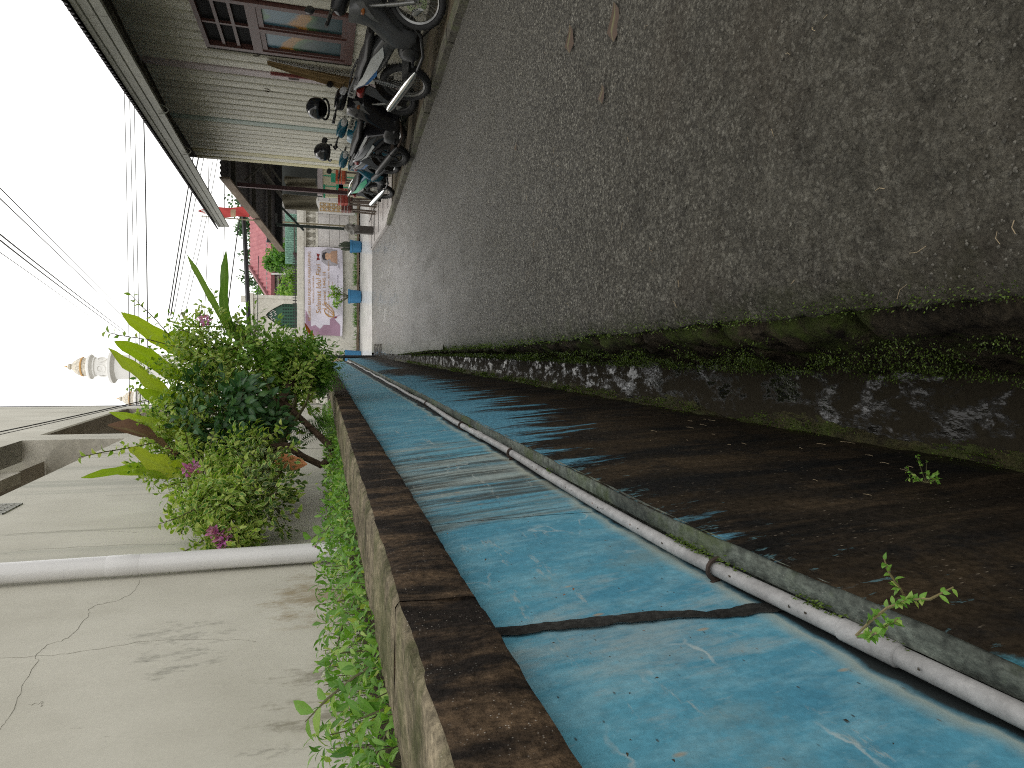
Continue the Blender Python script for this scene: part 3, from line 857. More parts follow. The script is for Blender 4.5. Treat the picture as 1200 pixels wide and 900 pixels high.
NESTLEAF = leafmat('nest_fern_leaf', [(0, (0.225, 0.345, 0.018)), (.5, (0.360, 0.465, 0.030)), (1, (0.510, 0.540, 0.068))], trans=.5, rough=.35)
STRAPLEAF = leafmat('strap_leaf', [(0, (0.077, 0.168, 0.028)), (.5, (0.126, 0.238, 0.042)), (1, (0.210, 0.322, 0.063))], trans=.35, rough=.35)
BRACT = leafmat('pink_bract', [(0, (.46, .10, .38)), (.5, (.60, .20, .50)), (1, (.70, .36, .60))], trans=.4)
DRYLEAF = leafmat('dry_brown_leaf', [(0, (.12, .065, .04)), (.5, (.17, .095, .06)), (1, (.22, .13, .08))], trans=.15, rough=.7)
ORANGELEAF = leafmat('dry_orange_leaf', [(0, (.55, .21, .09)), (1, (.62, .25, .11))], trans=.3, rough=.6)
STEM = plain('green_brown_stem', (.075, .07, .025), .7, 0, .3, 40)
BARK = m_concrete('brown_bark', (.03, .02, .013), (.105, .072, .048), 26, .9, (1, 1, .35), 0, .9)

nr = np.random.default_rng(3)


def rv():
    v = Vector(nr.normal(size=3)); return v.normalized()


bush = thing('bougainvillea_bush', 'tall bushy bougainvillea with variegated leaves and pink bracts leaning over the drain', 'bush', (-.8, 5.2, .85))
lobes = [  # raw x, raw y, distance, radius in pixels, kind, clusters
    (235, 425, 5.6, 48, 'v', 110), (222, 475, 5.5, 46, 'v', 90), (205, 532, 5.0, 36, 'y', 60), (262, 592, 4.1, 34, 'v', 64),
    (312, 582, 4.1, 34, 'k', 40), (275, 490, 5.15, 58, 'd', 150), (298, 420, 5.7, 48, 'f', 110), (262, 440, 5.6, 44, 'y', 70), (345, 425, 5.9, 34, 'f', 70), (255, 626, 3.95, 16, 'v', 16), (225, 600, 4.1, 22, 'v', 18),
    (285, 540, 4.6, 33, 'v', 40), (330, 445, 5.7, 36, 'f', 30), (300, 520, 5.0, 40, 'd', 30), (190, 505, 5.1, 28, 'y', 22), (285, 640, 3.95, 14, 'v', 12), (240, 560, 4.6, 34, 'y', 50), (345, 455, 5.6, 30, 'y', 30), (370, 430, 5.8, 26, 'f', 30), (315, 545, 4.5, 30, 'k', 24)]
mbs = {'v': MB(), 'y': MB(), 'd': MB(), 'k': MB(), 'f': MB()}
stems = MB()
root = Vector((-.86, 5.2, .86))
for (x, y, D, rp, kd, nc) in lobes:
    c = at(x, y, Y=D); r_ = rp * D / 800.0
    trunkp = at(330, 520, Y=4.9)
    mid = (trunkp + c) / 2 + Vector((0, 0, -.05))
    stems.tube([trunkp, mid, c], [.014, .011, .006], 6)
    for q in range(nc):
        d = rv(); rr = r_ * (.40 + .62 * nr.random() ** .6) * (1.0 + .75 * noise.noise((d.x * 1.6 + x, d.y * 1.6, d.z * 1.6 + y)))
        cc = c + Vector((d.x * rr, d.y * rr * 1.1, d.z * rr))
        if cc.x < WX + .05: cc.x = WX + .05 + nr.random() * .05
        if q % 3 == 0: stems.tube([c + d * r_ * .2, (c + cc) / 2 + Vector((0, 0, -.01)), cc], [.004, .003, .002], 4)
        k2 = 15 if kd != 'd' else 11
        cr_ = .075 if kd != 'd' else .095
        for _ in range(k2):
            e = rv(); p = cc + e * cr_ * nr.random() ** .5
            if p.x < WX + .015: continue
            dirn = (e * .9 + d * .5 + Vector((0, 0, -.35))).normalized()
            nrm = (d + rv() * .6 + Vector((0, 0, .5))).normalized()
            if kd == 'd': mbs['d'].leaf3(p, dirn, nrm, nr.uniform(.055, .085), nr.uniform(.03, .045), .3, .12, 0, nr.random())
            elif kd == 'f': mbs['f'].leaf3(p, dirn, nrm, nr.uniform(.04, .06), nr.uniform(.018, .026), .3, .12, 0, nr.random())
            else:
                kk = kd if nr.random() < .62 else ('y' if kd == 'v' else 'v')
                mbs[kk].leaf3(p, dirn, nrm, nr.uniform(.032, .056), nr.uniform(.017, .028), .5, .15, 0, nr.random())
mbs['v'].build('variegated_foliage', VARLEAF, bush, kind='stuff')
mbs['y'].build('yellow_foliage', YELLEAF, bush, kind='stuff')
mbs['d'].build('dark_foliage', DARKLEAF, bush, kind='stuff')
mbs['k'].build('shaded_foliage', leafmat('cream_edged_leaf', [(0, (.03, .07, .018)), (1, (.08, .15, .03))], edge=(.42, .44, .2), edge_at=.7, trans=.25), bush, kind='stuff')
mbs['f'].build('bright_foliage', LIGHTLEAF, bush, kind='stuff')


# long arching sprays that stick out of the crown
def spray(pts, D0, D1, ml, leafL=.045, n=14, mat=0):
    ps = [at(x, y, Y=D0 + (D1 - D0) * i / (len(pts) - 1)) for i, (x, y) in enumerate(pts)]
    stems.tube(ps, [.0035] * (len(ps) - 1) + [.0015], 5)
    for i in range(n):
        t = (i + .5) / n * (len(ps) - 1); a = int(t); f = t - a
        p = ps[a].lerp(ps[a + 1], f); d = (ps[a + 1] - ps[a]).normalized()
        s_ = d.cross(Vector((0, 1, 0))) * (1 if i % 2 else -1) + rv() * .4 + d * .45
        ml.leaf3(p, s_, (rv() + Vector((0, -1, .6))), leafL * nr.uniform(.75, 1.2), leafL * .55, .6, .15, 0, nr.random())


sp = MB()
spray([(205, 400), (180, 372), (165, 358), (152, 344)], 5.5, 5.3, sp)
spray([(220, 410), (175, 398), (140, 393), (122, 388)], 5.4, 5.2, sp)
spray([(245, 395), (245, 375), (250, 355), (252, 338)], 5.6, 5.6, sp)
spray([(235, 400), (236, 380), (232, 356)], 5.6, 5.6, sp)
spray([(185, 518), (150, 525), (120, 530), (92, 536)], 4.7, 4.4, sp)
spray([(240, 590), (222, 600), (205, 608), (186, 614)], 4.0, 3.9, sp, .04)
spray([(260, 615), (240, 632), (222, 643), (200, 653)], 4.0, 3.85, sp, .035)
spray([(285, 610), (300, 612), (330, 605), (352, 600)], 4.1, 4.0, sp, .055)
spray([(300, 560), (330, 575), (350, 585)], 4.2, 4.1, sp, .055)
spray([(270, 600), (285, 625), (288, 648)], 4.1, 3.95, sp, .04, 16)
spray([(255, 410), (235, 395), (218, 388), (205, 385)], 5.5, 5.5, sp)
for (x, y, D, rp, kd, nc) in lobes:
    if kd not in 'vyf': continue
    for q in range(6):
        a = nr.uniform(0, 6.28); L_ = nr.uniform(1.15, 1.75) * rp
        if x + math.cos(a) * L_ > 372: continue
        pts_ = [(x + math.cos(a) * L_ * u + 9 * u * u, y + math.sin(a) * L_ * u + 8 * u * nr.normal() * .4) for u in (.45, .7, .9, 1.05)]
        d2 = D - nr.uniform(-.2, .35)
        if at(*pts_[-1], Y=d2).x < WX + .06: continue
        spray(pts_, D, d2, sp, nr.uniform(.032, .046), 12)
sp.build('spray_foliage', YELLEAF, bush, kind='stuff')
# trunks
tr = MB()
tr.tube([at(392, 528, Y=4.9), at(384, 520, Y=5.0), at(368, 505, Y=5.1), at(350, 488, Y=5.2), at(335, 474, Y=5.3), at(300, 460, Y=5.4)], [.035, .026, .022, .021, .024, .012], 9)
tr.tube([at(390, 536, Y=4.75), at(376, 545, Y=4.7), at(355, 535, Y=4.7), at(335, 522, Y=4.8), at(318, 525, Y=4.8), at(300, 545, Y=4.7)], [.035, .024, .022, .026, .034, .015], 9)
tr.tube([at(345, 440, Y=5.6), at(335, 462, Y=5.4), at(328, 474, Y=5.3), at(320, 500, Y=5.1)], [.02, .035, .042, .02], 8)
tr.build('trunk', BARK, bush)
stems.build('stems', STEM, bush)
for (x, y, D, n, r_) in [(225, 548, 4.55, 40, .045), (256, 628, 3.85, 60, .055), (240, 375, 5.3, 16, .03), (233, 372, 5.35, 6, .02), (262, 636, 3.8, 12, .03), (218, 552, 4.5, 10, .025), (259, 648, 3.85, 6, .02)]:
    c = at(x, y, Y=D); b = MB()
    for _ in range(n):
        e = rv(); p = c + e * r_ * nr.random()
        b.leaf(p, e + Vector((0, -.3, 0)), rv(), .030 * nr.uniform(.8, 1.2), .024, .4, .2, 0, nr.random())
    b.build('flower_cluster', BRACT, bush)


# ferns with long broad fronds
def strap_plant(name, label, cat, base, fronds, mat, widths, part='frond', wave=.17, group=None):
    t = thing(name, label, cat, base, group)
    for (pts, D0, D1, w, rn) in fronds:
        n0 = len(pts)
        ctrl = [at(x, y, Y=D0 + (D1 - D0) * i / (n0 - 1)) for i, (x, y) in enumerate(pts)]
        N = 14; ps = []
        for i in range(N + 1):
            tt = i / N * (n0 - 1); a = min(int(tt), n0 - 2); f = tt - a
            p0 = ctrl[max(a - 1, 0)]; p1 = ctrl[a]; p2 = ctrl[a + 1]; p3 = ctrl[min(a + 2, n0 - 1)]
            ps.append(.5 * ((2 * p1) + (p2 - p0) * f + (2 * p0 - 5 * p1 + 4 * p2 - p3) * f * f + (3 * p1 - p0 - 3 * p2 + p3) * f ** 3))
        ws = [w * float(np.interp(i / N, [0, .15, .4, .65, .85, 1], widths)) for i in range(N + 1)]
        b = MB(); b.blade(ps, ws, 0, rn, wave, side=None, nph=rn * 20)
        b.build(part, mat[int(rn * 10) % len(mat)] if isinstance(mat, list) else mat, t, angle=0)
    return t


WN = [.25, .45, .9, 1, .7, .05]
NG = 'nest ferns in the bush'
nf = strap_plant('nest_fern', 'yellow-green nest fern with broad upright fronds against the white sky', 'fern', at(285, 470, Y=5.6), [
    ([(262, 440), (215, 413), (180, 392), (142, 366)], 5.7, 5.4, .125, .55), ([(255, 450), (205, 438), (170, 416), (134, 400)], 5.7, 5.3, .12, .35),
    ([(262, 470), (205, 467), (165, 440), (127, 408)], 5.6, 5.2, .12, .65), ([(260, 480), (225, 478), (195, 472), (160, 455)], 5.6, 5.3, .12, .25),
    ([(265, 430), (235, 405), (215, 395), (195, 392)], 5.8, 5.6, .11, .15)], NESTLEAF, WN, group=NG)
nf2 = strap_plant('nest_fern', 'nest fern with wide pale fronds and one dry brown frond beside the white wall', 'fern', at(260, 545, Y=4.9), [
    ([(250, 545), (218, 552), (185, 545), (150, 524)], 4.8, 4.6, .15, .75), ([(235, 545), (195, 558), (160, 550), (95, 560)], 4.85, 4.75, .085, .15),
    ([(240, 530), (205, 505), (175, 496), (128, 483)], 4.95, 4.9, .085, .35), ([(240, 540), (200, 556), (170, 552), (125, 553)], 4.9, 4.85, .07, .45)], NESTLEAF, WN, group=NG)
b = MB(); cp = [at(x, y, Y=4.85) for x, y in ((205, 535), (185, 520), (168, 510), (146, 503), (126, 499))]
b.blade(cp, [.05, .12, .15, .10, .02], 0, .4, .25, side=(.5, .5, .6), rib=.3); b.build('dry_frond', DRYLEAF, nf2, angle=0, label='dry brown curled frond')
strap_plant('spider_lily', 'dark green strap-leaved lily reaching over the drain with wavy long leaves', 'plant', at(345, 430, Y=5.8), [
    ([(340, 430), (290, 402), (265, 368), (263, 330), (265, 293)], 5.8, 5.6, .070, .45), ([(320, 425), (275, 395), (245, 345), (219, 298)], 5.8, 5.4, .050, .85),
    ([(330, 440), (300, 405), (278, 385), (262, 378)], 5.9, 5.7, .07, .25)], STRAPLEAF, [.5, .6, .8, 1, .8, .04], part='leaf_blade', wave=.28)


# feathery ferns
def frond(b, pts, L, rnd, npin=16):
    N = len(pts) - 1
    b.tube(pts, [.0025] * N + [.001], 4)
    for i in range(npin):
        t = .12 + .88 * (i + .5) / npin; q = t * N; a = min(int(q), N - 1); p = pts[a].lerp(pts[a + 1], q - a)
        d = (pts[a + 1] - pts[a]).normalized(); side = d.cross(Vector((0, -.5, 1)))
        side = side.normalized() if side.length > .01 else d.orthogonal()
        pl = L * (1 - t) ** .7 * (.6 + .4 * min(1, t * 4)) + .006
        for s_ in (-1, 1):
            b.leaf(p, side * s_ + d * .45 + Vector((0, 0, -.15)), Vector((0, -.4, 1)) + rv() * .2, pl, pl * .26, .2, .1, 0, min(1, max(0, rnd + nr.normal() * .12)))


def fern(label, base, tips, L):
    t = thing('fern', label, 'fern', base, 'feathery ferns in the planter')
    base = Vector(base)
    for (tip, rnd) in tips:
        tip = Vector(tip); h = (tip - base).length
        mid = (base + tip) / 2 + Vector((0, 0, h * .28))
        pts = [base.lerp(mid, i / 4).lerp(mid.lerp(tip, i / 4), i / 4) for i in range(5)] if False else [(base * (1 - u) ** 2 + mid * 2 * u * (1 - u) + tip * u * u) for u in [i / 7 for i in range(8)]]
        b = MB(); frond(b, pts, L, rnd, 20); b.build('frond', FERNLEAF, t)
    return t


fb0 = at(372, 455, Y=6.0)
fern('feathery green fern spilling over the far end of the planter beam', fb0,
     [(at(x, y, Y=D), r_) for x, y, D, r_ in ((405, 415, 5.9, .6), (412, 440, 5.6, .4), (398, 398, 6.0, .8), (375, 398, 6.1, .6), (350, 400, 6.2, .5), (330, 405, 6.3, .7), (315, 425, 6.2, .5), (345, 425, 5.8, .9), (385, 425, 5.6, .3), (400, 450, 5.5, .5), (360, 440, 5.6, .7), (300, 395, 6.5, .5), (285, 405, 6.4, .4), (395, 432, 5.7, .2), (368, 410, 5.9, .6), (380, 410, 6.0, .4), (408, 425, 5.7, .7), (402, 408, 5.9, .5), (392, 400, 6.0, .9), (362, 396, 6.1, .8), (342, 394, 6.2, .6), (412, 452, 5.4, .4), (405, 436, 5.5, .8), (388, 415, 5.7, .9), (370, 405, 5.9, .8), (352, 412, 5.8, .7))], .12)
fern('small light fern growing between the two bare brown trunks', at(388, 500, Y=5.2),
     [(at(x, y, Y=D), r_) for x, y, D, r_ in ((360, 470, 5.2, .9), (382, 470, 5.1, .8), (350, 508, 5.3, .3), (335, 515, 5.3, .4), (345, 530, 5.2, .2), (372, 488, 5.2, .7), (330, 500, 5.4, .3), (355, 495, 5.3, .5))], .075)
# leafy mass between the fern fronds
b = MB()
for _ in range(800):
    x, y = nr.uniform(325, 385), nr.uniform(398, 470)
    if (x - 330) / 68 + (470 - y) / 72 < .25: continue
    D = nr.uniform(5.6, 6.6); p = at(x, y, Y=D)
    b.leaf(p, rv() + Vector((.2, -.3, .3)), rv() + Vector((0, -.3, 1)), nr.uniform(.035, .06), nr.uniform(.016, .026), .3, .1, 0, nr.random())
t = thing('leafy_herb', 'mass of small bright herb leaves under the fern fronds at the far beam end', 'herb', fb0); b.build('foliage', FERNLEAF, t, kind='stuff')
# red and yellow cordyline showing behind the ferns
t = thing('croton', 'small croton with red and orange narrow leaves behind the ferns', 'plant', at(372, 400, Y=7.2))
RED = leafmat('red_leaf', [(0, (.35, .05, .02)), (.5, (.42, .18, .03)), (1, (.12, .2, .03))], trans=.35)
b = MB(); c0 = at(372, 405, Y=7.2)
for x, y in ((315, 402), (345, 385), (356, 377), (335, 395), (340, 405), (322, 408), (350, 395), (310, 405), (362, 385)):
    tip = at(x, y, Y=7.2 + nr.uniform(-.1, .1)); b.leaf(c0.lerp(tip, .35), tip - c0, rv(), (tip - c0).length * .65, .035, .3, .1, 0, nr.random())
b.build('leaves', RED, t)
b = MB(); b.tube([c0, at(350, 396, Y=7.2)], .006, 5); b.build('stem', STEM, t)
# dry leaf lying among the trunks
lp0, lp1 = at(322, 541, Y=4.45), at(360, 544, Y=4.4)
b = MB(); b.blade([lp0, lp0.lerp(lp1, .25), lp0.lerp(lp1, .55), lp0.lerp(lp1, .8), lp1], [.05, .115, .10, .06, .008], 0, .5, .12, side=(.8, .1, .5), rib=.1)
t = b.build('dry_leaf', ORANGELEAF, loc=lp1, angle=0); tag(t, 'large dry orange-brown leaf caught between the bush trunk and the wall', 'leaf')

# weeds filling the bed between beam and white wall
b = MB(); st = MB()
n = 0
while n < 6400:
    y = 0.85 + nr.random() ** 1.35 * 7.0
    x = nr.uniform(-1.10, -.60)
    if nr.random() > .55 + .9 * (x + 1.10) / .5 * .55: continue
    hgt = (.04 + .13 * nr.random()) * (1.0 if y < 3.5 else .8)
    if x > -.66: hgt *= .6
    p = Vector((x, y, .845 + hgt * nr.random() ** .4))
    L = nr.uniform(.019, .042) * (1.0 if y < 3 else 1.15)
    b.leaf3(p, rv() * .9 + Vector((.25, -.25, .25)), Vector((.2, -.2, 1)) + rv() * .6, L, L * nr.uniform(.26, .42), .35, .12, 0, nr.random()); n += 1
    if n % 9 == 0: st.tube([(x, y, .84), (x + nr.normal() * .01, y + nr.normal() * .01, p.z)], .0012, 4)
o = b.build('weed_bed', WEEDLEAF, loc=(-.88, 3, .84), kind='stuff'); o['label'] = 'dense low bright green weeds filling the planter bed'
o = st.build('weed_stems', STEM, loc=(-.88, 3, .84), kind='stuff'); o['label'] = 'thin weed stems in the planter bed'
WHITEFL = leafmat('white_petal', [(0, (.6, .58, .55)), (1, (.8, .78, .8))], trans=.3)
LILAC = leafmat('lilac_petal', [(0, (.5, .38, .55)), (1, (.65, .5, .66))], trans=.3)


def sprig(label, pts, nl, L, mat=WEEDLEAF, X=None, flower=None, w=.42):
    ps = [Vector(p) for p in pts]
    t = thing('weed_sprig', label, 'weed', ps[0], 'taller weeds in the planter bed')
    b = MB(); b.tube(ps, [.003] * (len(ps) - 1) + [.0012], 5); b.build('stem', STEM, t)
    b = MB()
    for i in range(nl):
        q = (.15 + .85 * (i + .5) / nl) * (len(ps) - 1); a = min(int(q), len(ps) - 2); p = ps[a].lerp(ps[a + 1], q - a)
        d = (ps[a + 1] - ps[a]).normalized(); s_ = d.cross(Vector((.3, -.6, .7))).normalized() * (1 if i % 2 else -1)
        l = L * nr.uniform(.7, 1.15)
        b.leaf3(p, s_ + d * .7 + rv() * .25, Vector((.3, -.5, .8)) + rv() * .3, l, l * w, .3, .12, 0, nr.uniform(.2, .9))
    b.build('leaves', mat, t)
    if flower:
        b = MB()
        for _ in range(7): b.leaf3(ps[-1], rv() + Vector((.1, -.2, .5)), rv(), .014, .010, .3, .1, 0, nr.random())
        b.build('flower', flower, t)


sprig('tall weed with broad leaves and a reddish stem leaning over the near planter bed', [(-.66, 1.42, .86), (-.69, 1.40, .93), (-.74, 1.42, .985), (-.80, 1.45, 1.03)], 9, .06)
sprig('weed stem with a small white flower sticking out towards the wall', [(-.72, 2.05, .87), (-.82, 2.03, .93), (-.92, 2.0, .96), (-.97, 2.0, .985)], 7, .03, flower=WHITEFL)
sprig('low weed with two pale leaves against the mossy beam at the picture edge', [(-.65, 1.22, .85), (-.66, 1.2, .89), (-.67, 1.2, .93)], 6, .055)
sprig('weed stem with lilac flower tip beside the downpipe foot', [(-.72, 3.3, .87), (-.84, 3.25, .95), (-.93, 3.2, 1.02)], 8, .035, flower=LILAC)
sprig('spreading weed with narrow leaves lowest in the bed near the dark wall stain', [(-.74, 1.3, .86), (-.84, 1.28, .92), (-.93, 1.27, .94)], 9, .05)
sprig('broad-leaved weed pressed against the wall below the variegated leaves', [(-.9, 3.75, .86), (-.98, 3.7, .95), (-1.03, 3.68, 1.06)], 6, .085, w=.6)
# weed rooted in the joint behind the water pipe
pr = Vector((-.355, .70, .30))
WSTEM = plain('weed_stem', (.15, .12, .05), .7)
t = thing('pipe_weed', 'straggly little weed rooted between the grey pipe and the ledge', 'weed', pr)
b = MB(); lf = MB()
br = [[(1003, 745), (1020, 728), (1040, 712), (1062, 703)], [(1062, 703), (1055, 690), (1042, 672), (1036, 655)], [(1040, 712), (1068, 703), (1090, 702), (1117, 688)], [(1005, 745), (1030, 738), (1052, 726)], [(1005, 747), (1018, 747), (1026, 742)]]
for i, path in enumerate(br):
    ps = [at(x, y, X=-.335 + .02 * k + .01 * (i > 0)) for k, (x, y) in enumerate(path)]
    if i == 2: ps = [at(x, y, X=-.29 + .01 * k) for k, (x, y) in enumerate(path)]
    b = MB(); b.tube(ps, [.0016] * 3 + [.0008] if len(ps) == 4 else .0013, 5); b.build('stem', WSTEM, t)
    for q in range(26 if i in (0, 3) else 18):
        u = (.25 + .75 * nr.random()) * (len(ps) - 1); a = min(int(u), len(ps) - 2); p = ps[a].lerp(ps[a + 1], u - a)
        lf.leaf3(p, rv() + (ps[a + 1] - ps[a]).normalized() * .6, Vector((1, -.3, .5)) + rv() * .4, nr.uniform(.008, .014), .0055, .3, .1, 0, nr.uniform(.3, 1))
lf.build('leaves', WEEDLEAF, t)
t = thing('ledge_weed', 'tiny bright weed at the dark footing just above the water edge', 'weed', at(1080, 565, X=-.262))
b = MB(); lf = MB(); c0 = at(1085, 566, X=-.262)
for x, y in ((1060, 548), (1074, 534), (1086, 540), (1096, 556), (1064, 560), (1100, 562)):
    p1 = at(x, y, X=-.245); b = MB(); b.tube([c0, c0.lerp(p1, .5), p1], .001, 4); b.build('stem', STEM, t)
    for q in range(12):
        p = c0.lerp(p1, .3 + .7 * nr.random()); lf.leaf3(p, rv() + (p1 - c0).normalized(), rv() + Vector((1, 0, .5)), .011, .006, .3, .1, 0, nr.uniform(.3, 1))
lf.build('leaves', WEEDLEAF, t)

# moss and tiny plants: drain wall, road edge, water line, ledge
b = MB()


def tuft(b, p, nrm, r_, L, n):
    for _ in range(n):
        q = Vector(p) + Vector((nr.normal() * r_ * .3, nr.normal() * r_, nr.normal() * r_ * .6))
        b.chip(q, rv() * .7 + Vector(nrm), rv(), L * nr.uniform(.5, 1.3), L * .5, nr.random())


for _ in range(3600):       # on the stone blocks
    y = .9 + nr.random() ** 1.4 * 11; z0 = road_z(y) - .12; z = z0 + (-.58 - z0) * nr.random() ** .8
    x = road_left(y) - .03 + (-.05 - road_left(y) + .02) * ((z0 - z) / max(.02, z0 + .6)) ** .7
    if noise.noise((y * 4.5, z * 6, 2)) < -.08 + .1 * (z - z0): continue
    tuft(b, (x - .012, y, z), (-.8, -.1, .2), .02, .0042 + .0020 * min(y, 5), 7)
for _ in range(1500):       # along the broken road edge
    y = .7 + nr.random() ** 1.5 * 13; x = road_left(y) + nr.uniform(-.008, .03)
    tuft(b, (x, y, road_z(y) - .02 - .02 * nr.random()), (-.3, -.1, .7), .018, .0045 + .0016 * min(y, 5), 6)
for _ in range(1300):       # silt bank at the water line
    y = 1.0 + nr.random() ** 1.3 * 12
    if noise.noise((y * 2.3, 0, 4)) < -.1: continue
    tuft(b, (-.262 + nr.uniform(-.01, .035), y, -.612 + nr.uniform(0, .05)), (.3, -.2, .8), .02, .0050 + .002 * min(y, 5), 6)
MOSSLEAF = leafmat('moss_leaf', [(0, (.03, .05, .008)), (.5, (.065, .10, .016)), (.9, (.12, .18, .03)), (1, (.2, .3, .05))], trans=.25)
o = b.build('moss', MOSSLEAF, loc=(-.05, 3, -.4), kind='stuff'); o['label'] = 'moss and tiny weeds along the drain'
b = MB()
for (y0, n) in ((1.05, 60), (1.10, 60), (1.14, 40), (.80, 50), (.77, 30), (.98, 30), (.68, 24), (3.1, 20), (1.9, 20)):
    for _ in range(n):
        y = y0 + nr.normal() * .022
        b.leaf((-.364 + nr.normal() * .004, y, ledge_z(y) + .001 * nr.random()), rv() * .6 + Vector((0, 0, .8)), rv(), .007, .003, .2, .1, 0, nr.uniform(.3, .95))
o = b.build('ledge_moss', MOSSLEAF, loc=(-.364, 1, .3), kind='stuff'); o['label'] = 'bright moss on the ledge behind the pipe'
# silt bank
b = MB()


def fsb(i, j):
    y = .9 + 14 * i ** 1.5
    wdt = max(.0, .030 + .035 * noise.noise((y * 2.3, 0, 4)) + .012 * noise.noise((y * 14, 0, 2)))
    return (-.272 + wdt * j * 1.6, y, -.635 + .045 * (1 - j) * (.6 + noise.noise((y * 5, j, 1))) + .012 * noise.noise((y * 30, j * 5, 0)) + .012)


b.grid(fsb, 260, 6); b.build('silt_bank', m_concrete('wet_silt', (.02, .016, .008), (.055, .05, .02), 16, .6, None, .05, .9, .6), kind='structure')

# loose grit, twigs and leaf bits
DRYWET = leafmat('wet_brown_leaf', [(0, (.06, .038, .025)), (1, (.10, .065, .042))], trans=.05, rough=.6)
GRIT = plain('pale_grit', (.085, .079, .066), .85, 0, .75, 130, spec=.1)
b = MB()
for _ in range(9000):
    y = .7 + nr.random() ** 1.5 * 4; x = nr.uniform(road_left(y) + .03, 2.0); s_ = nr.uniform(.0012, .0042)
    z = road_z(y) + .003
    q = [(x + s_ * math.cos(a) * nr.uniform(.6, 1.2), y + s_ * math.sin(a) * nr.uniform(.6, 1.2), z) for a in (0, 1.3, 2.5, 3.7, 5)]
    b.add(q + [(x, y, z + s_ * .8)], [(0, 1, 5), (1, 2, 5), (2, 3, 5), (3, 4, 5), (4, 0, 5)])
o = b.build('grit', GRIT, kind='stuff', angle=0, smooth=False); o['label'] = 'loose grit on the asphalt'
STRAW = plain('dry_straw', (.26, .20, .12), .8, 0, .4, 80)
b = MB()
for _ in range(70):
    y = .75 + nr.random() ** 1.5 * 4.5; x = road_left(y) + .03 + nr.random() ** 1.5 * 2.4; a = nr.uniform(0, 6.3); L = nr.uniform(.01, .035); z = road_z(y) + .0075
    b.tube([(x, y, z), (x + math.cos(a) * L * .5, y + math.sin(a) * L * .5, z + .002), (x + math.cos(a + .3) * L, y + math.sin(a + .3) * L, z)], .0004 + nr.random() * .0004, 4)
for _ in range(34):
    y = .7 + nr.random() ** 1.2 * 1.6; u = nr.random(); z = .25 - u * .8; x = -.332 + .075 * u
    a = nr.uniform(-.4, .4); L = nr.uniform(.01, .045)
    b.tube([(x + .006, y, z), (x + .007, y + L * .5 * math.cos(a), z + L * .5 * math.sin(a)), (x + .006, y + L * math.cos(a), z + L * math.sin(a))], .0005, 4)
o = b.build('straw_bits', STRAW, kind='stuff'); o['label'] = 'bits of dry straw and twigs'
b = MB()
for _ in range(70):     # dark specks and brown leaf bits stuck on the blue paint and pipe
    y = .45 + nr.random() ** 1.6 * 2.6; z = nr.uniform(.40, .74)
    b.leaf((-.404, y, z), Vector((0, nr.normal(), nr.normal())), (1, 0, 0), nr.uniform(.004, .010), nr.uniform(.002, .005), .3, .1, 0, nr.random())
for _ in range(16):
    y = .5 + nr.random() * 1.6; p = pipe_at(y) + Vector((.004, 0, .013))
    b.leaf(p, Vector((nr.normal() * .3, nr.normal(), .1)), (0, 0, 1), nr.uniform(.005, .010), .004, .3, .1, 0, nr.random())
o = b.build('leaf_bits', leafmat('leaf_bit', [(0, (.03, .025, .02)), (.7, (.06, .04, .025)), (1, (.25, .10, .04))], trans=.1, rough=.8), kind='stuff'); o['label'] = 'dark leaf bits on the blue paint'
for (x, y, L) in ((706, 110, .075), (605, 172, .05), (668, 45, .13), (720, 25, .15)):
    p = at(x, y, Z=-.25); 
    for _ in range(4): p = at(x, y, Z=road_z(p.y) + .008)
    b = MB(); b.blade([p + Vector((-L * .5, 0, .002)), p + Vector((-L * .2, .01, .008)), p + Vector((L * .2, -.01, .004)), p + Vector((L * .5, .008, .002))], [.006, L * .45, L * .4, .004], 0, .2, .2, side=(0, 1, .05))
    o = b.build('fallen_leaf', DRYWET, loc=p, angle=0)
    tag(o, {706: 'brown fallen leaf on the road nearer the parked motorcycles', 605: 'small brown fallen leaf alone in the middle of the road', 668: 'long brown leaf beside the biggest one at the road edge by the front wheel', 720: 'biggest brown dead leaf on the road closest to the camera'}[x], 'leaf', 'brown leaves on the road')

# ------------------------------------------------------------------ pavement on the right
b = MB()


def fp(i, j):
    y = 2.5 + 11.9 * i; x = 3.05 + 1.7 * j
    return (x, y, road_z(y) + .055 + noise.noise((x * 3, y * 3, 0)) * .01)


b.grid(fp, 60, 8); b.build('pavement', PAVE, kind='structure')
ks = thing('kerb', 'low old concrete kerb between the asphalt and the motorcycle parking strip', 'kerb', (2.97, 2.5, -.1))
y = 2.5
while y < 16.2:
    L = .98; b = MB()
    z0, z1 = road_z(y), road_z(y + L)
    x0, x1 = 2.905, 3.055
    j = rng.uniform(-.006, .006)
    b.add([(x0 + j, y, z0 - .1), (x1, y, z0 - .1), (x1, y + L - .02, z1 - .1), (x0 + j, y + L - .02, z1 - .1),
           (x0 + .012 + j, y + .005, z0 + .066), (x1, y + .005, z0 + .072), (x1, y + L - .025, z1 + .072), (x0 + .012 + j, y + L - .025, z1 + .066)],
          [(0, 3, 2, 1), (4, 5, 6, 7), (0, 1, 5, 4), (1, 2, 6, 5), (2, 3, 7, 6), (3, 0, 4, 7)])
    b.build('kerb_stone', KERB, ks, smooth=False); y += L
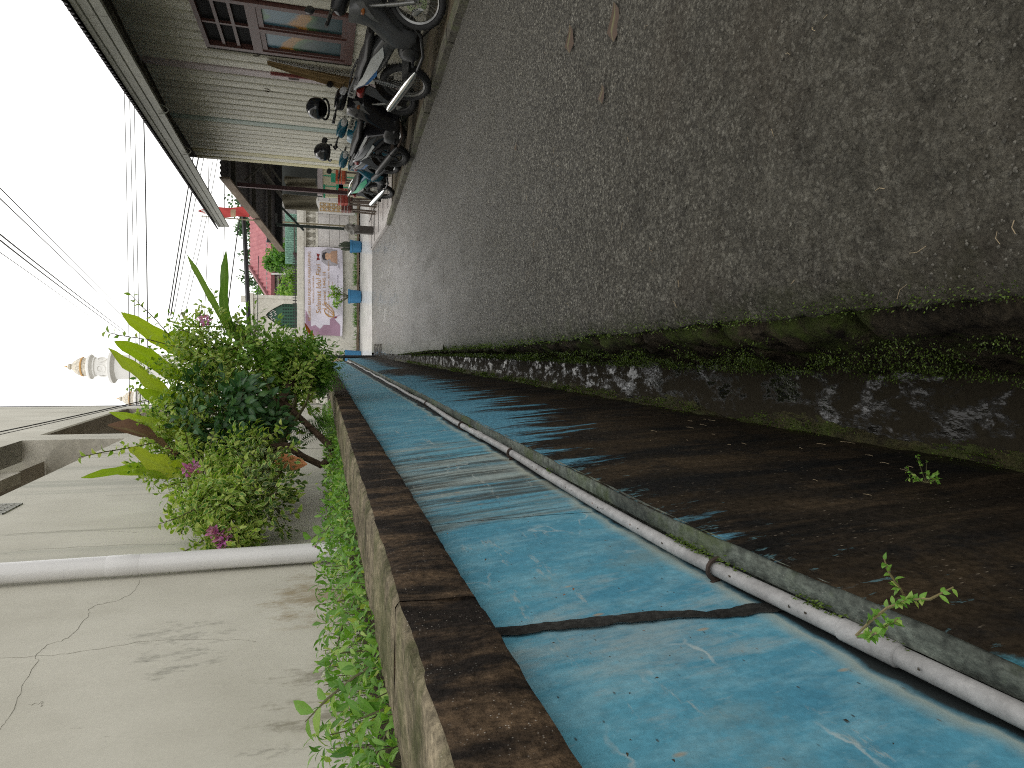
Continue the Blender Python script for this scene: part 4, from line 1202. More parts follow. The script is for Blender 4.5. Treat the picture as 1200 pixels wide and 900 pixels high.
# pale forecourt slabs further on
fc = thing('forecourt_slab', 'pale wet concrete forecourt slab tapering to a point at the lane corner', 'paving', (4, 18, -.6))
b = MB()
ys_ = [14.4, 15.5, 16.6, 18, 20, 21.6, 22.9]
outer = []
for y in ys_: outer.append((3.06 if y < 16.3 else 2.93 + (y - 16) * .05, y))
outer.append((3.6, 23.4))
rows = [(x, y) for x, y in outer]
vsf = []
for x, y in rows: vsf += [(x, y, road_z(y) - .2), (x, y, road_z(y) + .075), (9, y, road_z(y) + .085)]
fs = []
for i in range(len(rows) - 1):
    a = 3 * i
    fs += [(a, a + 3, a + 4, a + 1), (a + 1, a + 4, a + 5, a + 2)]
a = 3 * (len(rows) - 1)
fs.append((a, a + 2, a + 1))
b.add(vsf, fs); b.build('slab', TILE, fc, smooth=False)
b = MB()
for y in (15.6, 17.2, 18.8, 20.4, 22.0): b.box(3.2, 9, y, y + .012, road_z(y) + .06, road_z(y) + .086)
for x in (4.2, 5.8): b.obox((x, 14.5, road_z(14.5) + .083), (x, 16, road_z(16) + .083), .03, .02); b.obox((x, 16, road_z(16) + .083), (x, 22.9, road_z(22.9) + .083), .03, .02)
b.build('slab_joint', DARKGAP, fc, smooth=False)

# ------------------------------------------------------------------ house with vertical board cladding
HX = 3.75
rh = thing('clad_house', 'low house clad in greenish vertical metal boards with deep corrugated eaves', 'house', (HX, 9, -.2))


def board_mat(name, c):
    g = G(name); p = g.pos; x = g.xyz(p)
    st = g.noise(g.map((1, 1, .06)), 9, 6, .6)
    col = g.mix(g.ramp(st, [(.35, 0.), (.75, 1.)]), tuple(q * 1.08 for q in c), tuple(q * .7 for q in c))
    col = g.mix(g.ramp(g.math('SUBTRACT', g.noise(p, 6, 6, .7), g.math('MULTIPLY', x[2], .3)), [(.30, 0.), (.62, .35)]), col, (.20, .175, .13))
    col = g.mix(g.ramp(g.noise(p, 16, 7, .7), [(.64, 0.), (.72, .5)]), col, (.14, .09, .05))
    return g.surf(col, .55, g.bump(st, .1, .004))


BD = [board_mat('grey_green_board', (.60, .575, .475)), board_mat('pale_board', (.66, .635, .53)), board_mat('teal_board', (.36, .44, .38)),
      board_mat('yellow_board', (.55, .50, .28)), board_mat('pink_board', (.55, .46, .46))]
WY0, WY1, WZ0, WZ1 = 7.93, 9.22, .60, 2.36
ztop, pitch = 3.34, .245
zgrd = lambda yy: road_z(yy) + .04
y = 3.0; k = 0
SEAM = plain('board_seam', (.05, .045, .035), .8)
while y < 14.75:
    y1 = min(y + pitch, 14.8)
    mt = BD[0] if k % 3 else BD[1]
    if 12.0 < y < 12.25: mt = BD[2]
    if y > 13.55: mt = BD[3] if k % 2 else BD[1]
    if 9.72 < y < 9.98: mt = BD[4]
    spans = [(zgrd(y), ztop)]
    if y1 > WY0 and y < WY1: spans = [(zgrd(y), WZ0), (WZ1, ztop)]
    ya, yb = y, y1
    for z0, z1 in spans:
        b = MB()
        pr_ = [(HX + .012, ya + .006), (HX - .004, ya + .016), (HX - .010, ya + .05), (HX - .006, (ya + yb) / 2), (HX - .010, yb - .05), (HX - .004, yb - .016), (HX + .012, yb - .006)]
        b.grid(lambda i, j: (*pr_[round(j * 6)], z0 + (z1 - z0) * i), 1, 6)
        b.build('board', mt, rh, angle=50)
    y = y1; k += 1
b = MB()
b.box(HX + .013, HX + .08, 2.8, WY0, -.6, 3.5); b.box(HX + .013, HX + .08, WY1, 14.8, -.6, 3.5)
b.box(HX + .013, HX + .08, WY0, WY1, -.6, WZ0); b.box(HX + .013, HX + .08, WY0, WY1, WZ1, 3.5)
b.box(HX + .08, 8, 14.72, 14.8, -.6, 3.5); b.box(HX + .08, 8, 2.8, 2.9, -.6, 3.5)
b.build('backing_wall', SEAM, rh, smooth=False)
b = MB(); b.obox((HX - .02, 2.9, zgrd(2.9) + .03), (HX - .02, 14.8, zgrd(14.8) + .03), .05, .10); b.build('skirting', KERB, rh, smooth=False)
# window
WOOD = plain('red_brown_wood', (.105, .042, .032), .5, 0, .25, 30)
win = MB()


def zb(b, y0, y1, z0, z1, x0=HX - .035, x1=HX + .05): b.box(x0, x1, y0, y1, z0, z1)


ym = (WY0 + WY1) / 2
zlou = 1.74
for a in ((WY0, WY0 + .07, WZ0, WZ1), (WY1 - .07, WY1, WZ0, WZ1)): zb(win, *a)
for a in ((WY0 + .07, WY1 - .07, WZ0, WZ0 + .09), (WY0 + .07, WY1 - .07, WZ1 - .05, WZ1), (WY0 + .07, WY1 - .07, zlou - .05, zlou + .06), ): zb(win, *a)
zb(win, ym - .04, ym + .04, WZ0 + .09, zlou - .05)
wo_ = win.build('window', WOOD, rh, smooth=False, label='red-brown timber window with louvre grid above two tall panes')


def m_curtain():
    g = G('coloured_curtain_behind_glass'); p = g.pos; x = g.xyz(p)
    n = g.noise(g.map((1, 1, .7)), 1.7, 3, .5, .4)
    t = g.math('ADD', g.math('MULTIPLY', n, .9), g.math('MULTIPLY', g.math('SUBTRACT', 1.75, x[2]), .62))
    c = g.ramp(t, [(.38, (.05, .22, .06)), (.47, (.05, .20, .07)), (.5, (.06, .15, .21)), (.66, (.065, .16, .22)), (.70, (.42, .20, .035)), (.78, (.36, .19, .04)), (.81, (.06, .14, .04)), (.9, (.02, .055, .05)), (1, (.03, .07, .08))])
    c = g.mix(g.ramp(g.noise(p, 24, 4), [(.66, 0.), (.75, .6)]), c, (.25, .34, .36))
    return g.surf(c, .3, None, Specular_IOR_Level=.2)


CURT = m_curtain()
for y0, y1 in ((WY0 + .07, ym - .04), (ym + .04, WY1 - .07)):
    b = MB(); b.box(y0=y0 + .045, y1=y1 - .045, x0=HX + .012, x1=HX + .02, z0=WZ0 + .15, z1=zlou - .11); b.build('pane', CURT, wo_, smooth=False)
    b = MB()
    for a in ((y0, y0 + .045, WZ0 + .09, zlou - .05), (y1 - .045, y1, WZ0 + .09, zlou - .05), (y0 + .045, y1 - .045, WZ0 + .09, WZ0 + .15), (y0 + .045, y1 - .045, zlou - .11, zlou - .05)): zb(b, *a, x0=HX - .02, x1=HX + .03)
    b.build('sash', WOOD, wo_, smooth=False)
b = MB()
for i in (1, 2): zb(b, WY0 + .07, WY1 - .07, zlou + .06 + (WZ1 - .05 - zlou - .06) * i / 3 - .018, zlou + .06 + (WZ1 - .05 - zlou - .06) * i / 3 + .018, x0=HX - .015, x1=HX + .02)
zb(b, ym - .02, ym + .02, zlou + .06, WZ1 - .05, x0=HX - .012, x1=HX + .018)
b.build('louvre_grid', WOOD, wo_, smooth=False)
b = MB(); b.box(HX + .03, HX + .04, WY0 + .07, WY1 - .07, zlou + .06, WZ1 - .05); b.build('dark_pane', plain('dark_glass', (.02, .02, .022), .8, spec=.1), wo_, smooth=False)
# red strip and hooks
b = MB(); b.obox((HX - .018, 9.86, .72), (HX - .018, 9.86, 1.65), .03, .05); b.build('red_strip', plain('faded_red_metal', (.22, .05, .045), .6), rh, smooth=False)
b = MB(); b.box(HX - .016, HX - .010, 9.92, 10.02, 1.28, 1.42); b.build('torn_patch', RUST, rh, smooth=False)
for hy, hz in ((9.33, 1.80), (10.55, 1.75)):
    b = MB(); b.tube([(HX - .01, hy + .05 * math.cos(a), hz + .05 * math.sin(a)) for a in [R(150 + 24 * i) for i in range(11)]], .006, 5); b.build('hook', RUST, rh)
# hanging brown cloth
ct = MB()
c_top = [(9.40, 1.66), (9.46, 1.66)]


def fcl(i, j):
    z = 1.66 - 1.08 * i
    y0 = 9.36 + .10 * i; y1 = 9.50 + .36 * i ** .8
    y = y0 + (y1 - y0) * j
    return (HX - .05 - .035 * math.sin(j * 13 + i * 1.5) * (.4 + .6 * i) - .05 * i, y, z - .05 * math.sin(j * 5) * i)


ct.grid(fcl, 16, 26)
o = ct.build('hanging_cloth', m_concrete('brown_cloth', (.14, .095, .045), (.24, .165, .08), 20, .9, (1, 1, .2), 0, .2), loc=(HX - .05, 9.5, 1.66), angle=0)
tag(o, 'brown cloth hanging bunched from a hook beside the window', 'cloth')
# roof
RUSTROOF = m_concrete('dark_corrugated_iron', (.022, .021, .024), (.05, .046, .045), 5, .6, (1, .2, 1), 0, .1)
SOFF = m_concrete('dark_soffit', (.06, .06, .052), (.12, .115, .10), 4, .85)
EY0, EY1 = 4.0, 15.85
ez = lambda y: 2.60 + (y - 5.9) * .031      # bottom of the fascia
EX = 2.6
b = MB()


def frf(i, j):
    y = EY0 + (EY1 - EY0) * i
    x = EX - .07 + 3.4 * j
    z = ez(y) + .26 + .50 * (x - EX) + .016 * math.sin(y * 2 * math.pi / .076)
    return (x, y, z)


b.grid(frf, 1240, 2); b.build('roof', RUSTROOF, rh, angle=60)
b = MB(); b.grid(lambda i, j: (EX + .02 + 1.2 * j, EY0 + (EY1 - EY0 - .02) * i, ez(EY0 + (EY1 - EY0) * i) + .03 + .54 * 1.2 * j), 6, 2)
b.add([(EX + .02, EY1 - .02, ez(EY1) + .03), (HX + .1, EY1 - .02, ez(EY1) + .66), (HX + .1, EY1 - .02, ez(EY1) + .8), (EX + .02, EY1 - .02, ez(EY1) + .24)], [(0, 1, 2, 3)])
b.build('soffit', SOFF, rh, smooth=False)
FASC = m_concrete('grey_metal_gutter', (.19, .195, .17), (.30, .30, .265), 3, .55, (1, .15, 1), 0, .1)
fy = EY0
for L in (2.1, 2.4, 1.7, 2.1, 2.0, 1.55):
    y1 = min(fy + L, EY1); b = MB()
    pf = [(EX + .02, .0), (EX - .012, .0), (EX - .014, .075), (EX + .0, .082), (EX - .016, .09), (EX - .02, .16), (EX - .006, .168), (EX - .022, .175), (EX - .03, .215), (EX + .02, .22)]
    b.grid(lambda i, j: (pf[round(j * 9)][0], fy + (y1 - .008 - fy) * i, ez(fy + (y1 - fy) * i) + pf[round(j * 9)][1]), 3, 9)
    b.add([(x, fy, ez(fy) + z) for x, z in pf], [tuple(range(9, -1, -1))]); b.add([(x, y1 - .008, ez(y1 - .008) + z) for x, z in pf], [tuple(range(10))])
    b.build('fascia', FASC, rh, angle=30); fy = y1
b = MB()
for yy in (7.0, 8.4, 10.1):
    b = MB(); b.obox((EX + .03, yy, ez(yy) + .03), (HX, yy, ez(yy) + .55), .05, .07); b.build('rafter', SOFF, rh, smooth=False)
b = MB()
for yy in (8.35, 10.0): b.tube([(EX + .02 + .05 * math.cos(a), yy, ez(yy) + .05 + .10 * math.sin(a)) for a in [R(180 + 18 * i) for i in range(11)]], .007, 5)
b.build('gutter_strap', FASC, rh)

# ------------------------------------------------------------------ motorcycles
RUBBER = plain('tyre_rubber', (.014, .014, .015), .75, 0, .2, 30, .3)
BLACKP = plain('black_plastic', (.018, .018, .02), .42, 0, .2, 20)
GLOSSK = plain('gloss_black_paint', (.012, .012, .014), .18, 0, .15, 10)
GREYP = plain('dark_grey_paint', (.06, .062, .063), .3, 0, .15, 10)
WHITEP = plain('white_panel', (.40, .41, .40), .35, 0, .1, 10)
BLUEP = plain('blue_panel', (.02, .10, .26), .3, 0, .15, 10)
TEALP = plain('teal_blue_paint', (.01, .10, .15), .28, 0, .2, 10)
REDP = plain('red_panel', (.20, .02, .016), .35)
CHROME = plain('chrome', (.62, .62, .61), .2, 1.0, .08, 14)
ALU = plain('dull_aluminium', (.24, .24, .235), .42, .9, .2, 20)
DARKMET = plain('dark_engine_metal', (.05, .05, .05), .5, .7, .3, 30)
SEATV = plain('seat_vinyl', (.022, .021, .021), .55, 0, .2, 40, .25)
PLATE = plain('plate_white', (.50, .51, .48), .5)
LENS = plain('lamp_lens', (.55, .56, .58), .1)
AMBER = plain('amber_lens', (.22, .07, .015), .2)
GREENP = plain('green_decal', (.03, .32, .16), .35)


def wheel(par, cx, rt, tr_, name, rim, disc=0, spokes=True, steer=None):
    T = steer or (lambda p: p)

    def tf(b):
        b.v = [tuple(T(Vector(p))) for p in b.v]; return b
    c = (cx, 0, rt)
    b = MB(); pr_ = []
    for i in range(13):
        a = 2 * math.pi * i / 12; pr_.append((rt - tr_ + tr_ * math.cos(a) * (1 if math.cos(a) > 0 else .85), tr_ * math.sin(a) * 1.02))
    b.lathe(pr_, c, 'y', 40)
    for i in range(40):
        a = 2 * math.pi * i / 40
        for s_ in (-1, 1):
            p = Vector((cx + math.cos(a) * (rt + .001), s_ * tr_ * .45, rt + math.sin(a) * (rt + .001)))
            b.obox(p - Vector((0, tr_ * .28, 0)), p + Vector((0, tr_ * .28, 0)), .012, .0035, up=(math.cos(a), 0, math.sin(a)))
    w = tf(b).build(name, RUBBER, par, local=True)
    b = MB(); ri = rt - 2 * tr_
    b.lathe([(ri + .008, -.03), (ri + .012, -.022), (ri - .006, -.012), (ri - .010, 0), (ri - .006, .012), (ri + .012, .022), (ri + .008, .03)], c, 'y', 40)
    b.lathe([(.0, -.06), (.035, -.06), (.04, -.03), (.03, 0), (.04, .03), (.035, .06), (0, .06)], c, 'y', 16)
    if not spokes:
        for i in range(5):
            a = 2 * math.pi * i / 5; b.obox((cx + .03 * math.cos(a), 0, rt + .03 * math.sin(a)), (cx + ri * math.cos(a), 0, rt + ri * math.sin(a)), .045, .02, up=(0, 1, 0))
    tf(b).build('rim', rim, w, local=True)
    if spokes:
        b = MB()
        for i in range(32):
            a = 2 * math.pi * i / 32; a2 = a + (.35 if i % 2 else -.35); s_ = .03 if (i // 2) % 2 else -.03
            b.tube([(cx + .036 * math.cos(a2), s_, rt + .036 * math.sin(a2)), (cx + ri * math.cos(a), 0, rt + ri * math.sin(a))], .0022, 4)
        tf(b).build('spokes', ALU, w, local=True)
    if disc:
        b = MB(); n = 40; y = disc
        b.lathe([(.065, y), (.11, y), (.11, y + .005), (.065, y + .005), (.065, y)], c, 'y', n)
        for i in range(5):
            a = 2 * math.pi * i / 5; b.obox((cx + .02 * math.cos(a), y, rt + .02 * math.sin(a)), (cx + .075 * math.cos(a), y, rt + .075 * math.sin(a)), .018, .005, up=(0, 1, 0))
        tf(b).build('brake_disc', CHROME, w, local=True)
        b = MB()
        for q in range(2):
            for i in range(18):
                a = 2 * math.pi * (i + .5 * q) / 18; r_ = .08 + .017 * q
                b.lathe([(0, -.0012), (.005, -.0012), (.005, .0062), (0, .0062)], (cx + r_ * math.cos(a), y, rt + r_ * math.sin(a)), 'y', 6)
        tf(b).build('disc_holes', DARKGAP, w, local=True)
        b = MB(); b.loft([(cx - .13, y + .005, rt - .01, .03, .03), (cx - .10, y + .005, rt - .02, .035, .04), (cx - .06, y + .005, rt - .06, .03, .03)], 10); tf(b).build('caliper', ALU, w, local=True)
    return w


def motorcycle(label, loc, rotz, lean, steer_deg, st):
    t = thing('motorcycle', label, 'motorcycle', loc, 'motorcycles parked along the clad house')
    sc = st['kind'] == 'scooter'
    rt = .285 if not sc else .262
    tr_ = .036 if not sc else .046
    wb = 1.22 if not sc else 1.26
    fx, rx = wb / 2, -wb / 2
    sa = R(steer_deg); pv = Vector((fx - .09, 0, 0))
    axis = Vector((-.42, 0, .9)).normalized()
    RM = Matrix.Rotation(sa, 3, axis); pvt = Vector((fx - .17, 0, .62))
    steer = lambda p: RM @ (p - pvt) + pvt

    def put(b, name, m, par=t, turn=False, angle=40):
        if turn: b.v = [tuple(steer(Vector(p))) for p in b.v]
        return b.build(name, m, par, local=True, angle=angle)
    wheel(t, fx, rt, tr_, 'front_wheel', st['rim'], -.045, st.get('spokes', True), steer)
    wheel(t, rx, rt, tr_ + .004, 'rear_wheel', st['rim'], 0, st.get('spokes', True))
    # fork
    b = MB(); top = Vector((fx - .22, 0, .80))
    for s_ in (-1, 1):
        y = s_ * .075
        b.tube([(fx - .0, y, rt), (fx - .06, y, rt + .13), (fx - .115, y, rt + .26)], [.022, .024, .021], 10)
        b.tube([(fx - .115, y, rt + .26), (top.x, y, top.z)], .015, 8)
    b.obox((top.x, -.1, top.z), (top.x, .1, top.z), .05, .03)
    b.tube([(fx, -.09, rt), (fx, .09, rt)], .011, 8)
    put(b, 'fork', st.get('forkm', ALU), turn=True)
    # front mudguard
    b = MB(); rm = rt + .035

    def ff_(i, j):
        a = R(165 - 150 * i); w = .055 + .012 * math.sin(i * math.pi); q = (j - .5) * 2
        return (fx + (rm + .02 * (1 - q * q)) * math.cos(a), w * q, rt + (rm + .02 * (1 - q * q)) * math.sin(a) + .005)
    b.grid(ff_, 18, 8); put(b, 'front_mudguard', st['mud'], turn=True)
    # front cowl and leg shield
    hz = 1.0 if not sc else 1.02
    b = MB()
    if not sc:
        sec = [(.90, fx - .20, .16, .05), (.80, fx - .17, .17, .07), (.70, fx - .20, .155, .065), (.58, fx - .27, .20, .05), (.44, fx - .33, .235, .035), (.32, fx - .36, .20, .025), (.24, fx - .38, .10, .02)]
    else:
        sec = [(.92, fx - .22, .14, .06), (.82, fx - .17, .20, .10), (.70, fx - .15, .235, .11), (.58, fx - .20, .24, .085), (.45, fx - .28, .235, .055), (.32, fx - .33, .22, .04), (.22, fx - .34, .17, .035)]
    rg = []
    for z, x, hw, hd in sec:
        r_ = []
        for j in range(18):
            a = 2 * math.pi * j / 18
            cx_, sy_ = math.cos(a), math.sin(a)
            xx = x + hd * math.copysign(abs(cx_) ** .8, cx_) - (.10 * (abs(sy_) ** 2.2) if cx_ > -.2 or True else 0)
            r_.append((xx, hw * math.copysign(abs(sy_) ** .8, sy_), z))
        rg.append(r_)
    b.rings(rg); put(b, 'leg_shield', st['body'])
    for s_ in (-1, 1):      # side flashes of the front cowl
        b = MB(); y = s_ * .185
        b.add([(fx - .10, y * .55, .84), (fx - .06, y * .62, .77), (fx - .13, y * .95, .68), (fx - .18, y * 1.12, .60), (fx - .17, y * 1.05, .68), (fx - .15, y * .88, .76)],
              [(0, 1, 2, 5), (5, 2, 3, 4)])
        b.v[-6:] = [(p[0] + .02, p[1] + s_ * .012, p[2]) for p in b.v[-6:]]
        put(b, 'cowl_flash', GREYP, angle=0)
    # handlebar cover, headlamp, instruments
    b = MB(); b.loft([(fx - .36, 0, hz - .02, .10, .04), (fx - .30, 0, hz, .16, .075), (fx - .20, 0, hz - .01, .15, .08), (fx - .12, 0, hz - .03, .10, .06), (fx - .09, 0, hz - .035, .05, .03)], 16)
    put(b, 'handlebar_cover', st['head'], turn=True)
    b = MB(); b.loft([(fx - .13, 0, hz - .03, .095, .052), (fx - .095, 0, hz - .035, .075, .042), (fx - .08, 0, hz - .035, .03, .02)], 14); put(b, 'headlight', LENS, turn=True)
    b = MB()
    for s_ in (-1, 1):
        b.tube([(fx - .27, s_ * .08, hz), (fx - .30, s_ * .20, hz + .02), (fx - .36, s_ * .34, hz + .02)], .012, 8)
    put(b, 'handlebar', ALU, turn=True)
    for s_ in (-1, 1):
        b = MB(); b.tube([(fx - .315, s_ * .235, hz + .02), (fx - .37, s_ * .36, hz + .02)], .018, 10); put(b, 'grip', BLACKP, turn=True)
        b = MB(); b.tube([(fx - .26, s_ * .20, hz + .02), (fx - .24, s_ * .26, hz + .015), (fx - .30, s_ * .37, hz + .01)], .006, 6); put(b, 'lever', ALU, turn=True)
        b = MB(); b.tube([(fx - .30, s_ * .19, hz + .02), (fx - .29, s_ * .24, hz + .12), (fx - .30, s_ * .27, hz + .17)], .005, 6)
        b.loft([(fx - .325, s_ * .29, hz + .20, .05, .035), (fx - .305, s_ * .29, hz + .20, .065, .045), (fx - .285, s_ * .29, hz + .20, .04, .03)], 12)
        put(b, 'mirror', BLACKP, turn=True)
        b = MB(); b.loft([(fx - .16, s_ * .15, .87 - .1, .02, .018), (fx - .12, s_ * .16, .865 - .1, .028, .022), (fx - .09, s_ * .16, .86 - .1, .01, .01)], 8); put(b, 'indicator', AMBER)
    b = MB(); b.box(fx - .075, fx - .07, -.13, .13, .815, .905); pl_ = put(b, 'number_plate', PLATE, turn=True)
    b = MB()
    for i, y in enumerate((-.10, -.075, -.03, -.005, .02, .045, .085, .105)): b.box(fx - .0695, fx - .068, y, y + .014, .845, .885)
    put(b, 'plate_marks', BLACKP, pl_, turn=True)
    # main body
    if not sc:
        b = MB(); b.loft([(fx - .36, 0, .56, .06, .10), (.12, 0, .50, .085, .085), (0, 0, .48, .10, .09)], 14); b.loft([(.06, 0, .50, .09, .10), (-.08, 0, .56, .12, .12), (-.28, 0, .62, .135, .12), (-.5, 0, .70, .125, .10), (-.72, 0, .79, .09, .065), (-.86, 0, .835, .045, .03)], 18)
        put(b, 'side_fairing', st['body2'])
        for s_ in (-1, 1):
            b = MB(); b.add([(.02, s_ * .118, .56), (-.16, s_ * .147, .67), (-.48, s_ * .142, .75), (-.80, s_ * .07, .845), (-.62, s_ * .128, .73), (-.30, s_ * .155, .60), (-.10, s_ * .14, .54)],
                  [(0, 1, 5, 6), (1, 2, 4, 5), (2, 3, 4)])
            put(b, 'body_flash', st['flash'], angle=0)
        for s_ in (-1, 1):
            b = MB(); b.add([(-.30, s_ * .157, .60), (-.62, s_ * .132, .73), (-.80, s_ * .072, .83), (-.60, s_ * .128, .69), (-.40, s_ * .150, .60)], [(0, 1, 3, 4), (1, 2, 3)])
            put(b, 'tail_stripe', st['stripe'], angle=0)
    else:
        b = MB(); b.loft([(.10, 0, .30, .13, .05), (.02, 0, .34, .16, .09), (-.10, 0, .48, .175, .20), (-.28, 0, .56, .18, .17), (-.5, 0, .65, .165, .13), (-.74, 0, .75, .12, .08), (-.92, 0, .81, .05, .035)], 18)
        put(b, 'side_fairing', st['body2'])
        b = MB(); b.loft([(fx - .26, 0, .27, .17, .035), (.2, 0, .265, .165, .035), (.0, 0, .27, .15, .04)], 14); put(b, 'floorboard', BLACKP)
        for s_ in (-1, 1):
            b = MB(); b.add([(-.02, s_ * .172, .50), (-.12, s_ * .186, .60), (-.46, s_ * .184, .70), (-.84, s_ * .098, .82), (-.60, s_ * .162, .68), (-.30, s_ * .192, .58)],
                  [(0, 1, 5), (1, 2, 4, 5), (2, 3, 4)])
            put(b, 'body_flash', st['flash'], angle=0)
        for s_ in (-1, 1):
            b = MB(); b.add([(-.06, s_ * .188, .66), (-.40, s_ * .178, .745), (-.44, s_ * .178, .73), (-.10, s_ * .190, .63)], [(0, 1, 2, 3)])
            b.add([(-.20, s_ * .193, .55), (-.55, s_ * .17, .65), (-.75, s_ * .125, .725), (-.56, s_ * .168, .62), (-.24, s_ * .193, .52)], [(0, 1, 3, 4), (1, 2, 3)])
            put(b, 'tail_stripe', st['stripe'], angle=0)
    b = MB(); z0 = .70 if not sc else .74
    b.loft([(.10, 0, z0 - .01, .06, .03), (.04, 0, z0 + .0, .115, .045), (-.20, 0, z0 + .015, .14, .05), (-.34, 0, z0 + .05, .145, .055), (-.55, 0, z0 + .085, .13, .05), (-.72, 0, z0 + .115, .09, .035), (-.78, 0, z0 + .12, .04, .015)], 16, 0, 2.2)
    put(b, 'seat', SEATV)
    b = MB(); q = .12 if not sc else .14; zz = .83 if not sc else .80
    b.tube([(-.55, q, zz), (-.74, q, zz + .05), (-.90, q * .7, zz + .075), (-.93, 0, zz + .08), (-.90, -q * .7, zz + .075), (-.74, -q, zz + .05), (-.55, -q, zz)], .012, 8); put(b, 'grab_rail', st.get('rail', BLACKP))
    b = MB(); b.loft([(-.97, 0, .775, .03, .025), (-.93, 0, .775, .08, .045), (-.84, 0, .78, .09, .045)], 12); put(b, 'tail_light', REDP)
    # rear mudguard
    b = MB()

    def fr_(i, j):
        a = R(100 + 85 * i); q_ = (j - .5) * 2
        return (rx + (rt + .06 + .015 * (1 - q_ * q_)) * math.cos(a), .07 * q_, rt + (rt + .06 + .015 * (1 - q_ * q_)) * math.sin(a) - .01)
    b.grid(fr_, 12, 6); b.obox((-.85, 0, .72), (-.99, 0, .44), .15, .012, up=(0, 1, 0)); put(b, 'rear_mudguard', BLACKP)
    # engine
    b = MB()
    if not sc:
        b.loft([(-.16, 0, .30, .09, .09), (-.08, 0, .29, .13, .125), (.08, 0, .29, .13, .12), (.16, 0, .31, .08, .08)], 14); b.lathe([(0, -.15), (.07, -.15), (.09, -.135), (.09, .14), (.06, .15), (0, .15)], (.0, 0, .28), 'y', 20)
        for i in range(6): b.loft([(.17 + .025 * i, 0, .335, .075, .075), (.182 + .025 * i, 0, .335, .075, .075)], 10)
        b.loft([(.16, 0, .335, .055, .055), (.34, 0, .345, .06, .06)], 10)
    else:
        b.loft([(-.25, .06, .30, .08, .09), (-.1, .04, .30, .13, .11), (.05, .0, .29, .12, .09), (.12, 0, .29, .06, .06)], 14); b.loft([(-.72, .10, .27, .03, .06), (-.6, .10, .27, .05, .09), (-.25, .10, .28, .05, .08), (-.1, .09, .28, .05, .07)], 12)
        b.loft([(-.2, -.10, .30, .03, .08), (-.1, -.14, .30, .05, .115), (.02, -.14, .30, .05, .115), (.1, -.10, .30, .03, .08)], 14)
    put(b, 'engine', DARKMET)
    b = MB()
    if not sc:
        b.obox((-.05, -.075, .33), (rx, -.075, rt), .07, .03, up=(0, 1, 0)); b.obox((-.05, .075, .33), (rx, .075, rt), .10, .03, up=(0, 1, 0))
    else:
        b.obox((-.1, -.08, .28), (rx, -.08, rt), .05, .03, up=(0, 1, 0))
    put(b, 'swing_arm', st.get('arm', DARKMET))
    for s_ in (-1, 1):
        b = MB(); p0, p1 = Vector((rx + .04, s_ * .105, rt + .03)), Vector((rx + .10, s_ * .12, .66))
        b.tube([p0, p1], .012, 8)
        for i in range(8):
            c = p0.lerp(p1, .30 + .07 * i); d = (p1 - p0).normalized() * .007
            b.tube([c - d, c + d], .028, 10)
        put(b, 'shock_absorber', st.get('spring', ALU))
    # exhaust on the right hand side (-y)
    b = MB(); yx = -.15
    b.tube([(.30, -.05, .28), (.26, -.10, .20), (.05, yx, .15), (-.20, yx, .19)], .017, 8)
    put(b, 'exhaust_pipe', st.get('pipe', DARKMET))
    b = MB(); e0 = Vector((-.20, yx - .01, .20)); e1 = Vector((-.86, yx - .05, .44 if not sc else .46))
    d = e1 - e0
    b.tube([e0, e0 + d * .1, e0 + d * .25, e0 + d * .9, e1], [.018, .036, .046, .046, .034], 14); b.tube([e1 - d * .01, e1 + d * .04], .018, 8)
    mf = put(b, 'muffler', st['muffler'])
    if st.get('shield'):
        b = MB(); b.tube([e0 + d * .25 + Vector((0, -.006, 0)), e0 + d * .85 + Vector((0, -.006, 0))], .0485, 14); put(b, 'heat_shield', st['shield'], mf)
    # stand and pegs
    b = MB(); b.tube([(-.05, .09, .22), (.06, .2, .10), (.10, .27, .005)], .011, 7); put(b, 'side_stand', DARKMET)
    for s_ in (-1, 1):
        b = MB(); b.tube([(.0, s_ * .12, .24), (.0, s_ * .26, .245)], .015, 8); put(b, 'foot_peg', BLACKP)
    t.rotation_euler = Euler((R(lean), R(st.get('pitch', 0)), rotz), 'XYZ')
    return t


def park(front, rear, st, label, steer, lean=-7):
    f, r_ = Vector(front), Vector(rear); d = f - r_; c = (f + r_) / 2
    z = road_z(c.y) + .062
    st = dict(st); st['pitch'] = -math.degrees(math.atan2(.038 * abs(d.y), d.length)) if d.y < 0 else 0
    return motorcycle(label, (c.x, c.y, z), math.atan2(d.y, d.x), lean, steer, st)


park((3.27, 6.52), (2.96, 7.62), dict(kind='bebek', rim=ALU, mud=GREYP, body=GREYP, body2=GREYP, flash=WHITEP, stripe=BLUEP, head=BLACKP, muffler=CHROME, spokes=True),
     'nearest parked motorcycle, grey with white and blue tail and chrome muffler', 26)
park((3.30, 9.15), (2.90, 10.30), dict(kind='scooter', rim=BLACKP, mud=GLOSSK, body=GLOSSK, body2=GLOSSK, flash=GREYP, stripe=WHITEP, head=GLOSSK, muffler=BLACKP, shield=DARKMET, spokes=False, arm=RUST, pipe=RUST, spring=DARKMET),
     'black scooter with white stripes on its flank and a dark upswept muffler', 12)
park((3.42, 10.95), (3.22, 12.15), dict(kind='scooter', rim=ALU, mud=BLACKP, body=TEALP, body2=GREYP, flash=GREYP, stripe=BLUEP, head=TEALP, muffler=DARKMET, spokes=False),
     'scooter with teal front shield half hidden behind the black scooter', 16)
park((3.40, 12.55), (3.12, 13.72), dict(kind='bebek', rim=DARKMET, mud=TEALP, body=TEALP, body2=TEALP, flash=GREENP, stripe=WHITEP, head=TEALP, muffler=CHROME, rail=CHROME, spokes=True),
     'farthest parked motorcycle, blue with green flash and chrome grab rail', 10)


